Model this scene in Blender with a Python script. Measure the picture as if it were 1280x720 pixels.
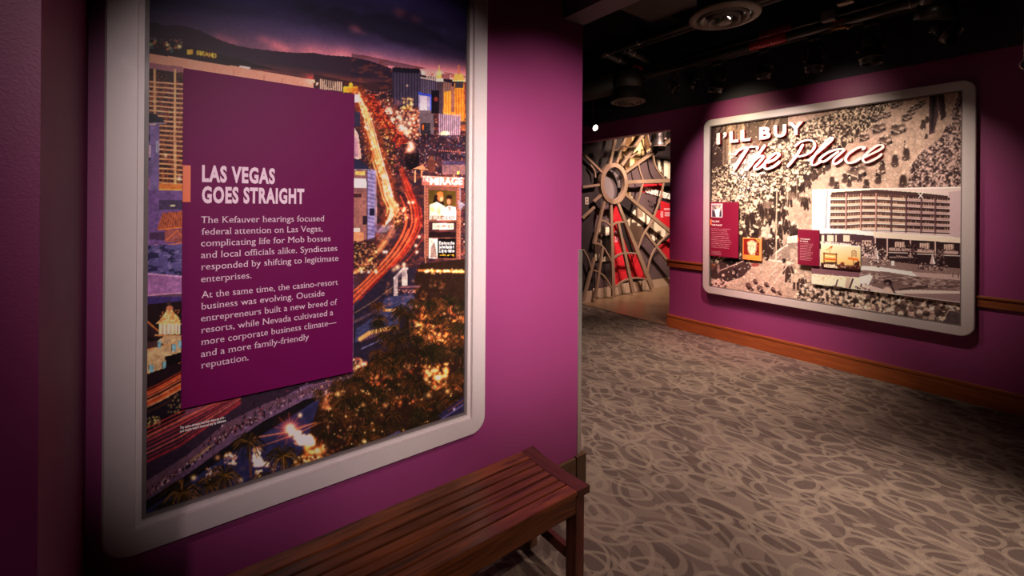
import bpy, bmesh, math, random
import numpy as np
from mathutils import Matrix, Vector

for o in list(bpy.data.objects):
    bpy.data.objects.remove(o, do_unlink=True)
scene = bpy.context.scene
col = scene.collection
R = math.radians
random.seed(7)
rng = np.random.default_rng(11)

# ------------------------------------------------------------------ camera
F_PX, YAW, ROLL, HOR, EYE = 552.757, 53.0257, 0.4085, 256.19, 1.5
cam_d = bpy.data.cameras.new('camera')
cam = bpy.data.objects.new('camera', cam_d)
col.objects.link(cam)
cam_d.sensor_width = 36.0
cam_d.lens = F_PX / 1280 * 36.0
cam_d.shift_y = -(360 - HOR) / 1280
cam_d.clip_start = 0.02
cam.matrix_world = (Matrix.Translation((0, 0, EYE)) @ Matrix.Rotation(R(YAW - 90), 4, 'Z')
                    @ Matrix.Rotation(R(90), 4, 'X') @ Matrix.Rotation(R(ROLL), 4, 'Z'))
scene.camera = cam

# ------------------------------------------------------------------ view, world, light
scene.view_settings.view_transform = 'Standard'
scene.view_settings.look = 'None'
scene.view_settings.gamma = 1.0
scene.view_settings.use_curve_mapping = False
scene.view_settings.exposure = 0.0
world = bpy.data.worlds.new('world'); scene.world = world
world.use_nodes = True
world.node_tree.nodes['Background'].inputs[0].default_value = (0.5, 0.42, 0.5, 1)
world.node_tree.nodes['Background'].inputs[1].default_value = 0.03

def spot(name, loc, target, power, angle, blend=0.8, color=(1, .78, .62), radius=.04):
    d = bpy.data.lights.new(name, 'SPOT')
    d.energy = power; d.spot_size = R(angle); d.spot_blend = blend
    d.color = color; d.shadow_soft_size = radius
    o = bpy.data.objects.new(name, d); col.objects.link(o)
    o.location = loc
    o.rotation_euler = (Vector(target) - Vector(loc)).to_track_quat('-Z', 'Y').to_euler()
    return o

WARM = (1, .80, .66)
TRACK_X = 4.40
# wash on the near purple wall and the tall framed mural
spot('near_wall_spot', (.15, -1.6, 2.75), (1.62, 1.69, 1.36), 860, 31, 1.0, (1, .80, .72), .03)
spot('mural_spot', (.05, -1.8, 2.80), (.66, 1.69, 1.36), 480, 33, 1.0, (1, .82, .80), .03)
spot('left_wall_spot', (-1.0, -.6, 3.0), (-.30, 1.166, 1.35), 48, 38, 1.0, (1, .7, .75), .05)
spot('bench_fill_spot', (.2, -.9, 3.0), (.95, 1.30, .35), 150, 24, 1.0, (1, .78, .62), .05)  # added fill from the camera side to brighten the bench slats
# lamps over the wide framed mural
for i, (y, ty, tz, p, an) in enumerate([(2.75, 2.42, 1.75, 215, 46), (2.10, 1.95, 1.75, 390, 48), (1.75, 1.80, 1.15, 240, 44), (1.55, 1.30, 1.65, 300, 48), (.95, .95, 1.55, 105, 46)]):
    spot('track_spot', (3.35, y, 3.0), (4.82, ty, tz), p, an, 1.0, WARM, .03)
spot('graze_spot', (TRACK_X, 2.42, 2.60), (4.85, 2.36, 2.45), 9, 95, 1.0, (1, .78, .50), .02)
spot('graze_spot', (TRACK_X, 1.45, 2.60), (4.85, 1.42, 2.45), 3.0, 95, 1.0, (1, .75, .58), .02)
spot('pink_spot', (3.9, 3.1, 3.0), (4.85, 2.50, .20), 170, 40, .9, (1, .30, .36), .03)
spot('warm_low_spot', (3.5, 2.4, 3.1), (4.85, 1.95, .20), 110, 26, .9, (1, .62, .60), .03)
# floor pools, then added fill for the ceiling diffusers
spot('floor_spot', (3.6, 1.6, 3.2), (4.35, 2.3, 0), 420, 54, 1.0, (1, .76, .58), .06)
spot('floor_spot', (2.6, 2.2, 3.2), (3.2, 2.2, 0), 310, 66, 1.0, (1, .74, .62), .06)
spot('floor_spot', (2.2, .9, 3.2), (2.3, 1.1, 0), 310, 60, 1.0, (1, .78, .66), .06)
spot('floor_spot', (2.4, -.3, 3.2), (2.75, .4, 0), 400, 34, 1.0, (1, .80, .64), .06)
spot('diffuser_fill_spot', (2.75, .75, 2.55), (3.3, 1.75, 2.95), 4, 70, 1.0, (1, .78, .6), .15)  # added fill aimed up at the larger diffuser's rings, no fixture of its own
spot('diffuser_fill_spot', (3.6, 2.7, 2.5), (4.2, 3.3, 2.8), 3, 90, 1.0, (1, .78, .6), .03)  # same added fill for the smaller diffuser over the doorway
# the spider-web room beyond the opening
spot('web_spot', (5.9, 3.1, 3.1), (6.7, 4.8, 1.7), 640, 85, 1.0, (1, .74, .54), .04)
spot('web_spot', (5.3, 3.3, 3.1), (5.7, 4.8, 1.0), 400, 70, 1.0, (1, .66, .54), .04)

# ------------------------------------------------------------------ projection helpers (measured pixel -> point on a real plane)
cy_, sy_ = math.cos(R(YAW)), math.sin(R(YAW))
cr_, sr_ = math.cos(R(ROLL)), math.sin(R(ROLL))
def ray(x, y):
    u = (x - 640) / F_PX; v = -(y - HOR) / F_PX
    u, v = cr_ * u - sr_ * v, sr_ * u + cr_ * v
    return cy_ + u * sy_, sy_ - u * cy_, v
def onY(x, y, d):
    X, Y, z = ray(x, y); return X / Y * d, EYE + z / Y * d
def onX(x, y, d):
    X, Y, z = ray(x, y); return Y / X * d, EYE + z / X * d
def onZ(x, y, z0):
    X, Y, z = ray(x, y); t = (z0 - EYE) / z; return X * t, Y * t
def project(X, Y, Z):
    f = X * cy_ + Y * sy_; u = (X * sy_ - Y * cy_) / f; v = (Z - EYE) / f
    u, v = cr_ * u + sr_ * v, -sr_ * u + cr_ * v
    return 640 + F_PX * u, HOR - F_PX * v

# ------------------------------------------------------------------ materials
def srgb(c):
    return tuple(((v / 255) / 12.92 if v / 255 <= .04045 else ((v / 255 + .055) / 1.055) ** 2.4) for v in c)

def nd(nt, typ, **kw):
    n = nt.nodes.new(typ)
    for k, v in kw.items():
        setattr(n, k, v)
    return n
def mat(name, rgb, rough=.6, metal=0.0, var=.12, scale=8.0, bump=0.0, bscale=60.0, spec=.5, stretch=None, rvar=.1):
    m = bpy.data.materials.new(name); m.use_nodes = True
    nt = m.node_tree; b = nt.nodes['Principled BSDF']
    tc = nd(nt, 'ShaderNodeTexCoord')
    mp = nd(nt, 'ShaderNodeMapping')
    nt.links.new(tc.outputs['Object'], mp.inputs[0])
    if stretch: mp.inputs['Scale'].default_value = stretch
    n = nd(nt, 'ShaderNodeTexNoise'); n.inputs['Scale'].default_value = scale; n.inputs['Detail'].default_value = 4
    nt.links.new(mp.outputs[0], n.inputs['Vector'])
    mx = nd(nt, 'ShaderNodeMix', data_type='RGBA')
    mx.inputs['A'].default_value = (*[c * (1 - var) for c in rgb], 1)
    mx.inputs['B'].default_value = (*[min(1, c * (1 + var)) for c in rgb], 1)
    nt.links.new(n.outputs['Fac'], mx.inputs['Factor'])
    nt.links.new(mx.outputs['Result'], b.inputs['Base Color'])
    mr = nd(nt, 'ShaderNodeMapRange')
    mr.inputs['To Min'].default_value = max(0, rough - rvar); mr.inputs['To Max'].default_value = min(1, rough + rvar)
    nt.links.new(n.outputs['Fac'], mr.inputs['Value']); nt.links.new(mr.outputs[0], b.inputs['Roughness'])
    b.inputs['Metallic'].default_value = metal
    b.inputs['Specular IOR Level'].default_value = spec
    if bump:
        n2 = nd(nt, 'ShaderNodeTexNoise'); n2.inputs['Scale'].default_value = bscale; n2.inputs['Detail'].default_value = 3
        nt.links.new(mp.outputs[0], n2.inputs['Vector'])
        bp = nd(nt, 'ShaderNodeBump'); bp.inputs['Strength'].default_value = bump; bp.inputs['Distance'].default_value = .002
        nt.links.new(n2.outputs['Fac'], bp.inputs['Height']); nt.links.new(bp.outputs[0], b.inputs['Normal'])
    return m
def wood(name, dark, light, axis=0, rough=.4, scale=6.0):
    m = bpy.data.materials.new(name); m.use_nodes = True
    nt = m.node_tree; b = nt.nodes['Principled BSDF']
    tc = nd(nt, 'ShaderNodeTexCoord'); mp = nd(nt, 'ShaderNodeMapping')
    s = [9.0, 9.0, 9.0]; s[axis] = .7
    mp.inputs['Scale'].default_value = s
    oi = nd(nt, 'ShaderNodeObjectInfo')
    ad = nd(nt, 'ShaderNodeVectorMath', operation='ADD')
    ml = nd(nt, 'ShaderNodeMath', operation='MULTIPLY'); ml.inputs[1].default_value = 37.0
    nt.links.new(oi.outputs['Random'], ml.inputs[0])
    nt.links.new(tc.outputs['Object'], mp.inputs[0])
    nt.links.new(mp.outputs[0], ad.inputs[0]); nt.links.new(ml.outputs[0], ad.inputs[1])
    n = nd(nt, 'ShaderNodeTexNoise'); n.inputs['Scale'].default_value = scale; n.inputs['Detail'].default_value = 6
    n.inputs['Distortion'].default_value = .6
    nt.links.new(ad.outputs[0], n.inputs['Vector'])
    r = nd(nt, 'ShaderNodeValToRGB')
    r.color_ramp.elements[0].position = .3; r.color_ramp.elements[0].color = (*dark, 1)
    r.color_ramp.elements[1].position = .72; r.color_ramp.elements[1].color = (*light, 1)
    nt.links.new(n.outputs['Fac'], r.inputs[0])
    hs = nd(nt, 'ShaderNodeHueSaturation')
    mr = nd(nt, 'ShaderNodeMapRange'); mr.inputs['To Min'].default_value = .7; mr.inputs['To Max'].default_value = 1.3
    nt.links.new(oi.outputs['Random'], mr.inputs['Value']); nt.links.new(mr.outputs[0], hs.inputs['Value'])
    nt.links.new(r.outputs[0], hs.inputs['Color']); nt.links.new(hs.outputs[0], b.inputs['Base Color'])
    b.inputs['Roughness'].default_value = rough
    bp = nd(nt, 'ShaderNodeBump'); bp.inputs['Strength'].default_value = .15; bp.inputs['Distance'].default_value = .002
    nt.links.new(n.outputs['Fac'], bp.inputs['Height']); nt.links.new(bp.outputs[0], b.inputs['Normal'])
    return m
def emit(name, rgb, strength):
    m = bpy.data.materials.new(name); m.use_nodes = True
    b = m.node_tree.nodes['Principled BSDF']
    b.inputs['Base Color'].default_value = (*rgb, 1)
    b.inputs['Emission Color'].default_value = (*rgb, 1); b.inputs['Emission Strength'].default_value = strength
    return m
def print_mat(name, rough=.5):
    m = bpy.data.materials.new(name); m.use_nodes = True
    nt = m.node_tree; b = nt.nodes['Principled BSDF']
    a = nd(nt, 'ShaderNodeAttribute'); a.attribute_name = 'print'
    nt.links.new(a.outputs['Color'], b.inputs['Base Color'])
    b.inputs['Roughness'].default_value = rough; b.inputs['Specular IOR Level'].default_value = .12
    return m

M = {}
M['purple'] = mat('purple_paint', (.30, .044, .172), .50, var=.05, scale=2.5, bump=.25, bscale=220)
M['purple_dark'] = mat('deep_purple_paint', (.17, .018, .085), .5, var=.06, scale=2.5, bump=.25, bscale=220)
M['black_wall'] = mat('black_paint', (.034, .031, .042), .7, var=.2, scale=3)
M['ceiling'] = mat('black_ceiling', (.010, .009, .011), .8, var=.4, scale=2)
M['soffit'] = mat('grey_soffit_paint', (.115, .095, .115), .6, var=.08)
M['silver'] = mat('brushed_silver', (.68, .60, .60), .42, metal=.08, var=.04, scale=30, rvar=.05)
M['steel'] = mat('steel_guard', (.62, .56, .52), .3, metal=.8, var=.1, scale=4, stretch=(1, 1, 3))
M['mat_trim'] = mat('dark_grey_trim', (.16, .13, .13), .4, var=.1)  # dark grey trim lining the inside of both frames
M['sign_purple'] = mat('sign_purple', (.150, .0025, .075), .5, var=.04, scale=3, rvar=.03, spec=.15)
M['sign_maroon'] = mat('sign_maroon', (.22, .006, .035), .4, var=.05, scale=6)
M['orange'] = mat('orange_tab', (.85, .16, .05), .45, var=.04)
M['letter'] = mat('pale_lettering', (.85, .62, .76), .5, var=.02)
M['white'] = mat('white_lettering', (.92, .88, .86), .5, var=.02)
M['red_edge'] = mat('red_letter_edge', (.56, .010, .022), .45, var=.05)
M['pink_print'] = mat('pink_print', (.75, .34, .42), .5, var=.1)
M['oak'] = wood('orange_oak', (.22, .050, .014), (.34, .090, .024), axis=1, rough=.35)
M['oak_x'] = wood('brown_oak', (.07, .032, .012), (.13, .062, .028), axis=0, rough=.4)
M['teak'] = wood('dark_teak', (.034, .008, .003), (.20, .052, .016), axis=0, rough=.33)
M['teak_y'] = wood('dark_teak_across', (.034, .007, .004), (.11, .024, .011), axis=1, rough=.35)
M['teak_z'] = wood('dark_teak_upright', (.034, .007, .004), (.12, .026, .012), axis=2, rough=.35)
M['teak_raw'] = wood('raw_teak', (.20, .085, .05), (.33, .15, .09), axis=2, rough=.6)
M['black_metal'] = mat('black_metal', (.018, .015, .014), .4, metal=.3, var=.3, scale=12)
M['pipe'] = mat('black_pipe', (.028, .022, .020), .45, var=.3, scale=5)
M['duct'] = mat('black_duct', (.016, .012, .010), .6, var=.3, scale=4)
M['coupling'] = mat('bare_metal', (.30, .24, .19), .4, metal=.5, var=.3, scale=40)
M['brass'] = mat('worn_brass', (.30, .16, .05), .4, metal=.6, var=.3, scale=60)
M['diffuser'] = mat('dark_enamel', (.095, .062, .048), .62, metal=.0, var=.15, scale=10)
M['red_label'] = mat('red_label', (.40, .010, .020), .5, var=.15, scale=20)
M['grey_box'] = mat('grey_plastic', (.16, .14, .14), .5, var=.1)
M['lens'] = emit('lamp_lens', (1, .85, .62), 9.0)
M['web'] = mat('bronze_web', (.33, .22, .16), .42, metal=.25, var=.10, scale=9)
M['grey_panel'] = mat('grey_panel', (.10, .062, .072), .6, var=.2, scale=2)
M['dark_panel'] = mat('dark_panel', (.022, .014, .018), .6, var=.2, scale=2)
M['red_panel'] = mat('red_panel', (.58, .016, .030), .5, var=.1, scale=2)
M['cream_base'] = mat('cream_base', (.42, .30, .22), .6, var=.12, scale=6)
M['slate_disc'] = mat('slate_disc', (.13, .105, .115), .5, var=.25, scale=4)
M['plate'] = mat('ivory_plate', (.5, .42, .36), .5, var=.05)
M['print'] = print_mat('photo_print', .5)
M['print_gloss'] = print_mat('mural_print', .42)

# carpet of overlapping ovals
def carpet():
    m = bpy.data.materials.new('oval_carpet'); m.use_nodes = True
    nt = m.node_tree; b = nt.nodes['Principled BSDF']; L = nt.links.new
    tc = nd(nt, 'ShaderNodeTexCoord')
    wn = nd(nt, 'ShaderNodeTexNoise'); wn.inputs['Scale'].default_value = 2.2; wn.inputs['Detail'].default_value = 1
    L(tc.outputs['Object'], wn.inputs['Vector'])
    wsub = nd(nt, 'ShaderNodeVectorMath', operation='SUBTRACT'); wsub.inputs[1].default_value = (.5, .5, .5)
    L(wn.outputs['Color'], wsub.inputs[0])
    wsc = nd(nt, 'ShaderNodeVectorMath', operation='SCALE'); wsc.inputs['Scale'].default_value = .16
    L(wsub.outputs[0], wsc.inputs[0])
    wad = nd(nt, 'ShaderNodeVectorMath', operation='ADD')
    L(tc.outputs['Object'], wad.inputs[0]); L(wsc.outputs[0], wad.inputs[1])
    def cells(rot, sx, sy, off):
        mp0 = nd(nt, 'ShaderNodeMapping'); mp0.inputs['Rotation'].default_value = (0, 0, R(rot)); mp0.inputs['Location'].default_value = (off, off * 1.7, 0)
        L(wad.outputs[0], mp0.inputs[0])
        mp = nd(nt, 'ShaderNodeMapping'); mp.inputs['Scale'].default_value = (sx * 1.15, sy * 1.15, 1)
        L(mp0.outputs[0], mp.inputs[0])
        v = nd(nt, 'ShaderNodeTexVoronoi', voronoi_dimensions='2D'); v.inputs['Scale'].default_value = 1.0
        L(mp.outputs[0], v.inputs['Vector'])
        return v
    def math_(op, a, bb=None, c=None):
        n = nd(nt, 'ShaderNodeMath', operation=op)
        for i, x in enumerate((a, bb, c)):
            if x is None: continue
            if isinstance(x, (int, float)): n.inputs[i].default_value = x
            else: L(x, n.inputs[i])
        return n.outputs[0]
    def ring(v, r, w):
        d = math_('ABSOLUTE', math_('SUBTRACT', v.outputs['Distance'], r))
        mr = nd(nt, 'ShaderNodeMapRange'); mr.inputs['From Min'].default_value = w; mr.inputs['From Max'].default_value = w * .75
        L(d, mr.inputs['Value']); return mr.outputs[0]
    def disc(v, r, thr):
        mr = nd(nt, 'ShaderNodeMapRange'); mr.inputs['From Min'].default_value = r; mr.inputs['From Max'].default_value = r - .02
        L(v.outputs['Distance'], mr.inputs['Value'])
        sp = nd(nt, 'ShaderNodeSeparateColor'); L(v.outputs['Color'], sp.inputs[0])
        return math_('MULTIPLY', mr.outputs[0], math_('GREATER_THAN', sp.outputs[0], thr))
    base = nd(nt, 'ShaderNodeRGB'); base.outputs[0].default_value = (*BASE_C, 1)
    cur = base.outputs[0]
    def lay(fac, c, amt):
        nonlocal cur
        mx = nd(nt, 'ShaderNodeMix', data_type='RGBA')
        L(math_('MULTIPLY', fac, amt), mx.inputs['Factor']); L(cur, mx.inputs['A'])
        mx.inputs['B'].default_value = (*c, 1); cur = mx.outputs['Result']
    DK, MD, LT = DARK_C, MID_C, LIGHT_C
    lay(disc(cells(12, 6.4, 2.2, .3), .46, .35), DK, .9)
    lay(disc(cells(-24, 6.8, 2.6, 1.9), .44, .45), MD, .8)
    lay(disc(cells(30, 8.5, 3.8, 4.2), .40, .45), DK, .8)
    lay(ring(cells(-14, 4.8, 2.1, 3.1), .40, .048), LT, .55)
    lay(ring(cells(20, 4.0, 2.7, 7.7), .38, .044), LT, .60)
    lay(disc(cells(8, 6.6, 3.6, 9.4), .36, .55), DK, .75)
    lay(ring(cells(-34, 5.4, 3.3, 12.3), .37, .056), LT, .60)
    lay(ring(cells(5, 3.2, 1.2, 15.1), .42, .032), LT, .45)
    # pile
    pn = nd(nt, 'ShaderNodeTexNoise'); pn.inputs['Scale'].default_value = 260; pn.inputs['Detail'].default_value = 2
    L(tc.outputs['Object'], pn.inputs['Vector'])
    mr = nd(nt, 'ShaderNodeMapRange'); mr.inputs['To Min'].default_value = .25; mr.inputs['To Max'].default_value = 1.75
    L(pn.outputs['Fac'], mr.inputs['Value'])
    hs = nd(nt, 'ShaderNodeHueSaturation'); L(cur, hs.inputs['Color']); L(mr.outputs[0], hs.inputs['Value'])
    L(hs.outputs[0], b.inputs['Base Color'])
    b.inputs['Roughness'].default_value = .95; b.inputs['Specular IOR Level'].default_value = .15
    bp = nd(nt, 'ShaderNodeBump'); bp.inputs['Strength'].default_value = .5; bp.inputs['Distance'].default_value = .004
    L(pn.outputs['Fac'], bp.inputs['Height']); L(bp.outputs[0], b.inputs['Normal'])
    return m
BASE_C, DARK_C, MID_C, LIGHT_C = (.150, .111, .094), (.080, .056, .050), (.108, .078, .068), (.216, .168, .134)
M['carpet'] = carpet()
M['concrete'] = mat('brown_concrete', (.17, .105, .06), .30, var=.5, scale=2.2, rvar=.08)

# ------------------------------------------------------------------ object helpers
def tag(o, label=None, cat=None, group=None, kind=None):
    if label: o['label'] = label
    if cat: o['category'] = cat
    if group: o['group'] = group
    if kind: o['kind'] = kind
    return o
def empty(name, loc, label, cat, group=None):
    o = bpy.data.objects.new(name, None); col.objects.link(o); o.location = loc
    o.empty_display_size = .05
    return tag(o, label, cat, group)
def add(name, bm, m, parent=None, smooth=False):
    me = bpy.data.meshes.new(name)
    bmesh.ops.recalc_face_normals(bm, faces=bm.faces)
    bm.to_mesh(me); bm.free()
    return addm(name, me, m, parent, smooth)
def addm(name, me, m, parent=None, smooth=False):
    for x in (m if isinstance(m, (list, tuple)) else [m]):
        me.materials.append(x)
    if smooth:
        for p in me.polygons: p.use_smooth = True
    o = bpy.data.objects.new(name, me); col.objects.link(o)
    if parent is not None:
        o.parent = parent
        rt = parent
        off = Vector((0, 0, 0))
        while rt is not None:
            off += Vector(rt.location); rt = rt.parent
        # geometry is written in world coordinates: bring it into the parent's frame
        me.transform(Matrix.Translation(-off))
    return o
def box(bm, x0, x1, y0, y1, z0, z1, bevel=0.0, seg=2):
    r = bmesh.ops.create_cube(bm, size=1)
    vs = r['verts']
    for v in vs:
        v.co = Vector(((x0 + x1) / 2 + v.co.x * (x1 - x0), (y0 + y1) / 2 + v.co.y * (y1 - y0), (z0 + z1) / 2 + v.co.z * (z1 - z0)))
    if bevel:
        es = list({e for v in vs for e in v.link_edges})
        bmesh.ops.bevel(bm, geom=es, offset=bevel, segments=seg, affect='EDGES', profile=.5)
    return bm
def nb(*a, **k):
    return box(bmesh.new(), *a, **k)
def tube(bm, a, b, r0, r1=None, seg=20, caps=True):
    a = Vector(a); b = Vector(b); d = b - a
    rot = d.to_track_quat('Z', 'Y').to_matrix().to_4x4()
    bmesh.ops.create_cone(bm, cap_ends=caps, segments=seg, radius1=r0, radius2=r0 if r1 is None else r1, depth=d.length,
                          matrix=Matrix.Translation((a + b) / 2) @ rot)
    return bm
def lathe(bm, prof, center, axis=(0, 0, 1), seg=40):
    """prof: list of (radius, height) revolved round the axis through center; closed surface of revolution."""
    rot = Vector(axis).to_track_quat('Z', 'Y').to_matrix(); c = Vector(center)
    rows = []
    for r, h in prof:
        rows.append([bm.verts.new(c + rot @ Vector((r * math.cos(2 * math.pi * k / seg), r * math.sin(2 * math.pi * k / seg), h))) for k in range(seg)])
    for i in range(len(rows) - 1):
        for k in range(seg):
            bm.faces.new((rows[i][k], rows[i][(k + 1) % seg], rows[i + 1][(k + 1) % seg], rows[i + 1][k]))
    return bm
def prism(bm, pts, off):
    """polygon pts (3-D) extruded by the vector off"""
    a = [bm.verts.new(p) for p in pts]; b = [bm.verts.new(Vector(p) + Vector(off)) for p in pts]
    n = len(pts)
    f = bm.faces.new(a); f2 = bm.faces.new(list(reversed(b)))
    sides = [bm.faces.new((a[i], a[(i + 1) % n], b[(i + 1) % n], b[i])) for i in range(n)]
    return f, f2, sides
def sweep(bm, pts, w, h, nrm, closed=False):
    """a bar of width w (in the plane with normal nrm) and depth h swept along pts"""
    pts = [Vector(p) for p in pts]; nrm = Vector(nrm).normalized(); rings = []
    n = len(pts)
    for i, p in enumerate(pts):
        a = pts[(i - 1) % n] if (closed or i > 0) else pts[i]
        b = pts[(i + 1) % n] if (closed or i < n - 1) else pts[i]
        t = (b - a).normalized(); s = t.cross(nrm).normalized()
        ww = w[i] if isinstance(w, (list, tuple)) else w
        rings.append([bm.verts.new(p + s * (ww / 2 * sx) + nrm * (h / 2 * sz)) for sx, sz in ((-1, -1), (1, -1), (1, 1), (-1, 1))])
    m_ = n if closed else n - 1
    for i in range(m_):
        A, B = rings[i], rings[(i + 1) % n]
        for k in range(4):
            bm.faces.new((A[k], A[(k + 1) % 4], B[(k + 1) % 4], B[k]))
    if not closed:
        bm.faces.new(rings[0]); bm.faces.new(list(reversed(rings[-1])))
    return bm
def catmull(P, n=8):
    P = [tuple(p) for p in P]; Q = [P[0]] + P + [P[-1]]; out = []
    for i in range(1, len(Q) - 2):
        p0, p1, p2, p3 = [np.array(q, float) for q in Q[i - 1:i + 3]]
        for t in np.linspace(0, 1, n, endpoint=False):
            out.append(.5 * ((2 * p1) + (-p0 + p2) * t + (2 * p0 - 5 * p1 + 4 * p2 - p3) * t * t + (-p0 + 3 * p1 - 3 * p2 + p3) * t ** 3))
    out.append(np.array(Q[-2], float))
    return out

# ------------------------------------------------------------------ setting
H_ = 3.75
WY = 1.69          # face of the near purple wall
WX = 4.88          # face of the far purple wall
def struct(name, bm, m, parent=None):
    o = add(name, bm, m, parent)
    if parent is None: o['kind'] = 'structure'
    return o
struct('floor', nb(-3.2, WX + .02, -2.9, 7.6, -.12, 0), M['carpet'])
struct('trim_1', nb(WX - .006, WX + .02, 3.20, 5.2, -.01, .004), M['black_metal'])
struct('floor_hall', nb(WX + .02, 10.2, -2.9, 7.6, -.12, -.002), M['concrete'])
struct('ceiling', nb(-3.2, 10.2, -2.9, 7.6, H_, H_ + .1), M['ceiling'])
# near wall with the tall mural
bm = bmesh.new()
box(bm, -.2035, 1.60, WY, WY + .13, 0, H_); box(bm, 1.60, 1.745, WY, WY + .13, 0, 2.476)
struct('wall_left', bm, M['purple'])
# return and set-forward bay at the far left
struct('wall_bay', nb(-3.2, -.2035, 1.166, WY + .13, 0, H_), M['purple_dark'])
# dropped soffit crossing over the corner
struct('ceiling_soffit', nb(1.60, 1.745, -2.9, WY + .13, 2.476, H_), M['soffit'])
# far wall
struct('wall_far', nb(WX, WX + .13, -2.9, 3.215, 0, 2.69), M['purple'])
struct('wall_far_lintel', nb(WX, WX + .13, 3.215, 7.6, 2.455, 2.69), M['purple'])
struct('wall_far_upper', nb(WX, WX + .13, -2.9, 7.6, 2.69, H_), M['black_wall'])
struct('wall_right', nb(-3.2, 10.2, -3.0, -2.9, 0, H_), M['black_wall'])
struct('wall_back', nb(-3.3, -3.2, -2.9, 7.6, 0, H_), M['purple_dark'])
struct('wall_hall_end', nb(10.2, 10.3, -2.9, 7.6, 0, H_), M['black_wall'])
struct('wall_side', nb(-3.2, 4.9, 7.6, 7.7, 0, H_), M['black_wall'])
WEBW = 4.90        # wall behind the spider web
struct('wall_web', nb(WX + .13, 10.2, WEBW, WEBW + .12, 0, H_), M['dark_panel'])
struct('wall_pier', nb(WX + .01, 5.20, 4.78, 5.1, 0, H_), M['dark_panel'])
struct('baseboard_web', nb(5.20, 10.0, WEBW - .018, WEBW, 0, .165), M['cream_base'])
struct('baseboard_pier', nb(WX + .01, 5.205, 4.765, 4.78, 0, .165), M['cream_base'])

# baseboards: board + cap moulding
bm = bmesh.new()
box(bm, WX - .016, WX, -2.9, 3.215, 0, .128, .002)
box(bm, WX - .020, WX, -2.9, 3.219, .128, .156, .004)
box(bm, WX - .016, WX + .146, 3.215, 3.232, 0, .128, .002)
box(bm, WX - .020, WX + .15, 3.215, 3.236, .128, .156, .004)
struct('baseboard_far', bm, M['oak'])
bm = bmesh.new()
box(bm, -.2035, 1.700, WY - .018, WY, 0, .150, .003)
struct('baseboard_left', bm, M['oak_x'])
struct('baseboard_corner', nb(1.704, 1.775, WY - .020, WY + .13, 0, .156, .003), M['oak_x'])
# chair rail, in two runs either side of the mural
for n_, (a, b_) in (('trim_2', (2.60, 3.232)), ('trim_3', (-2.9, .75))):
    bm = bmesh.new()
    box(bm, WX - .022, WX, a, b_, .752, .815, .003)
    box(bm, WX - .032, WX, a, b_ + (.008 if n_ == 'trim_2' else 0), .815, .838, .005)
    if n_ == 'trim_2':
        box(bm, WX - .022, WX + .13, 3.215, 3.236, .752, .838, .003)
    struct(n_, bm, M['oak'])
# corner guard
g = add('corner_guard', nb(1.722, 1.750, WY - .004, WY + .012, .156, 1.262, .001, 1), M['steel'])
tag(g, 'brushed steel corner guard on the end of the near purple wall', 'corner guard')
# socket plate on pier
a0, z0 = onY(733.5, 251, 4.775)
sp = empty('wall_socket', (a0, 4.78, z0), 'small ivory wall socket left of the spider web hub', 'socket')
add('cover_plate', nb(a0 - .035, a0 + .035, 4.772, 4.780, z0 - .055, z0 + .055, .002), M['plate'], sp)
bm = bmesh.new(); box(bm, a0 - .012, a0 + .012, 4.769, 4.773, z0 - .035, z0 - .012)
add('outlet', bm, M['black_metal'], sp); add('outlet', nb(a0 - .012, a0 + .012, 4.769, 4.773, z0 + .012, z0 + .035), M['black_metal'], sp)

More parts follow.
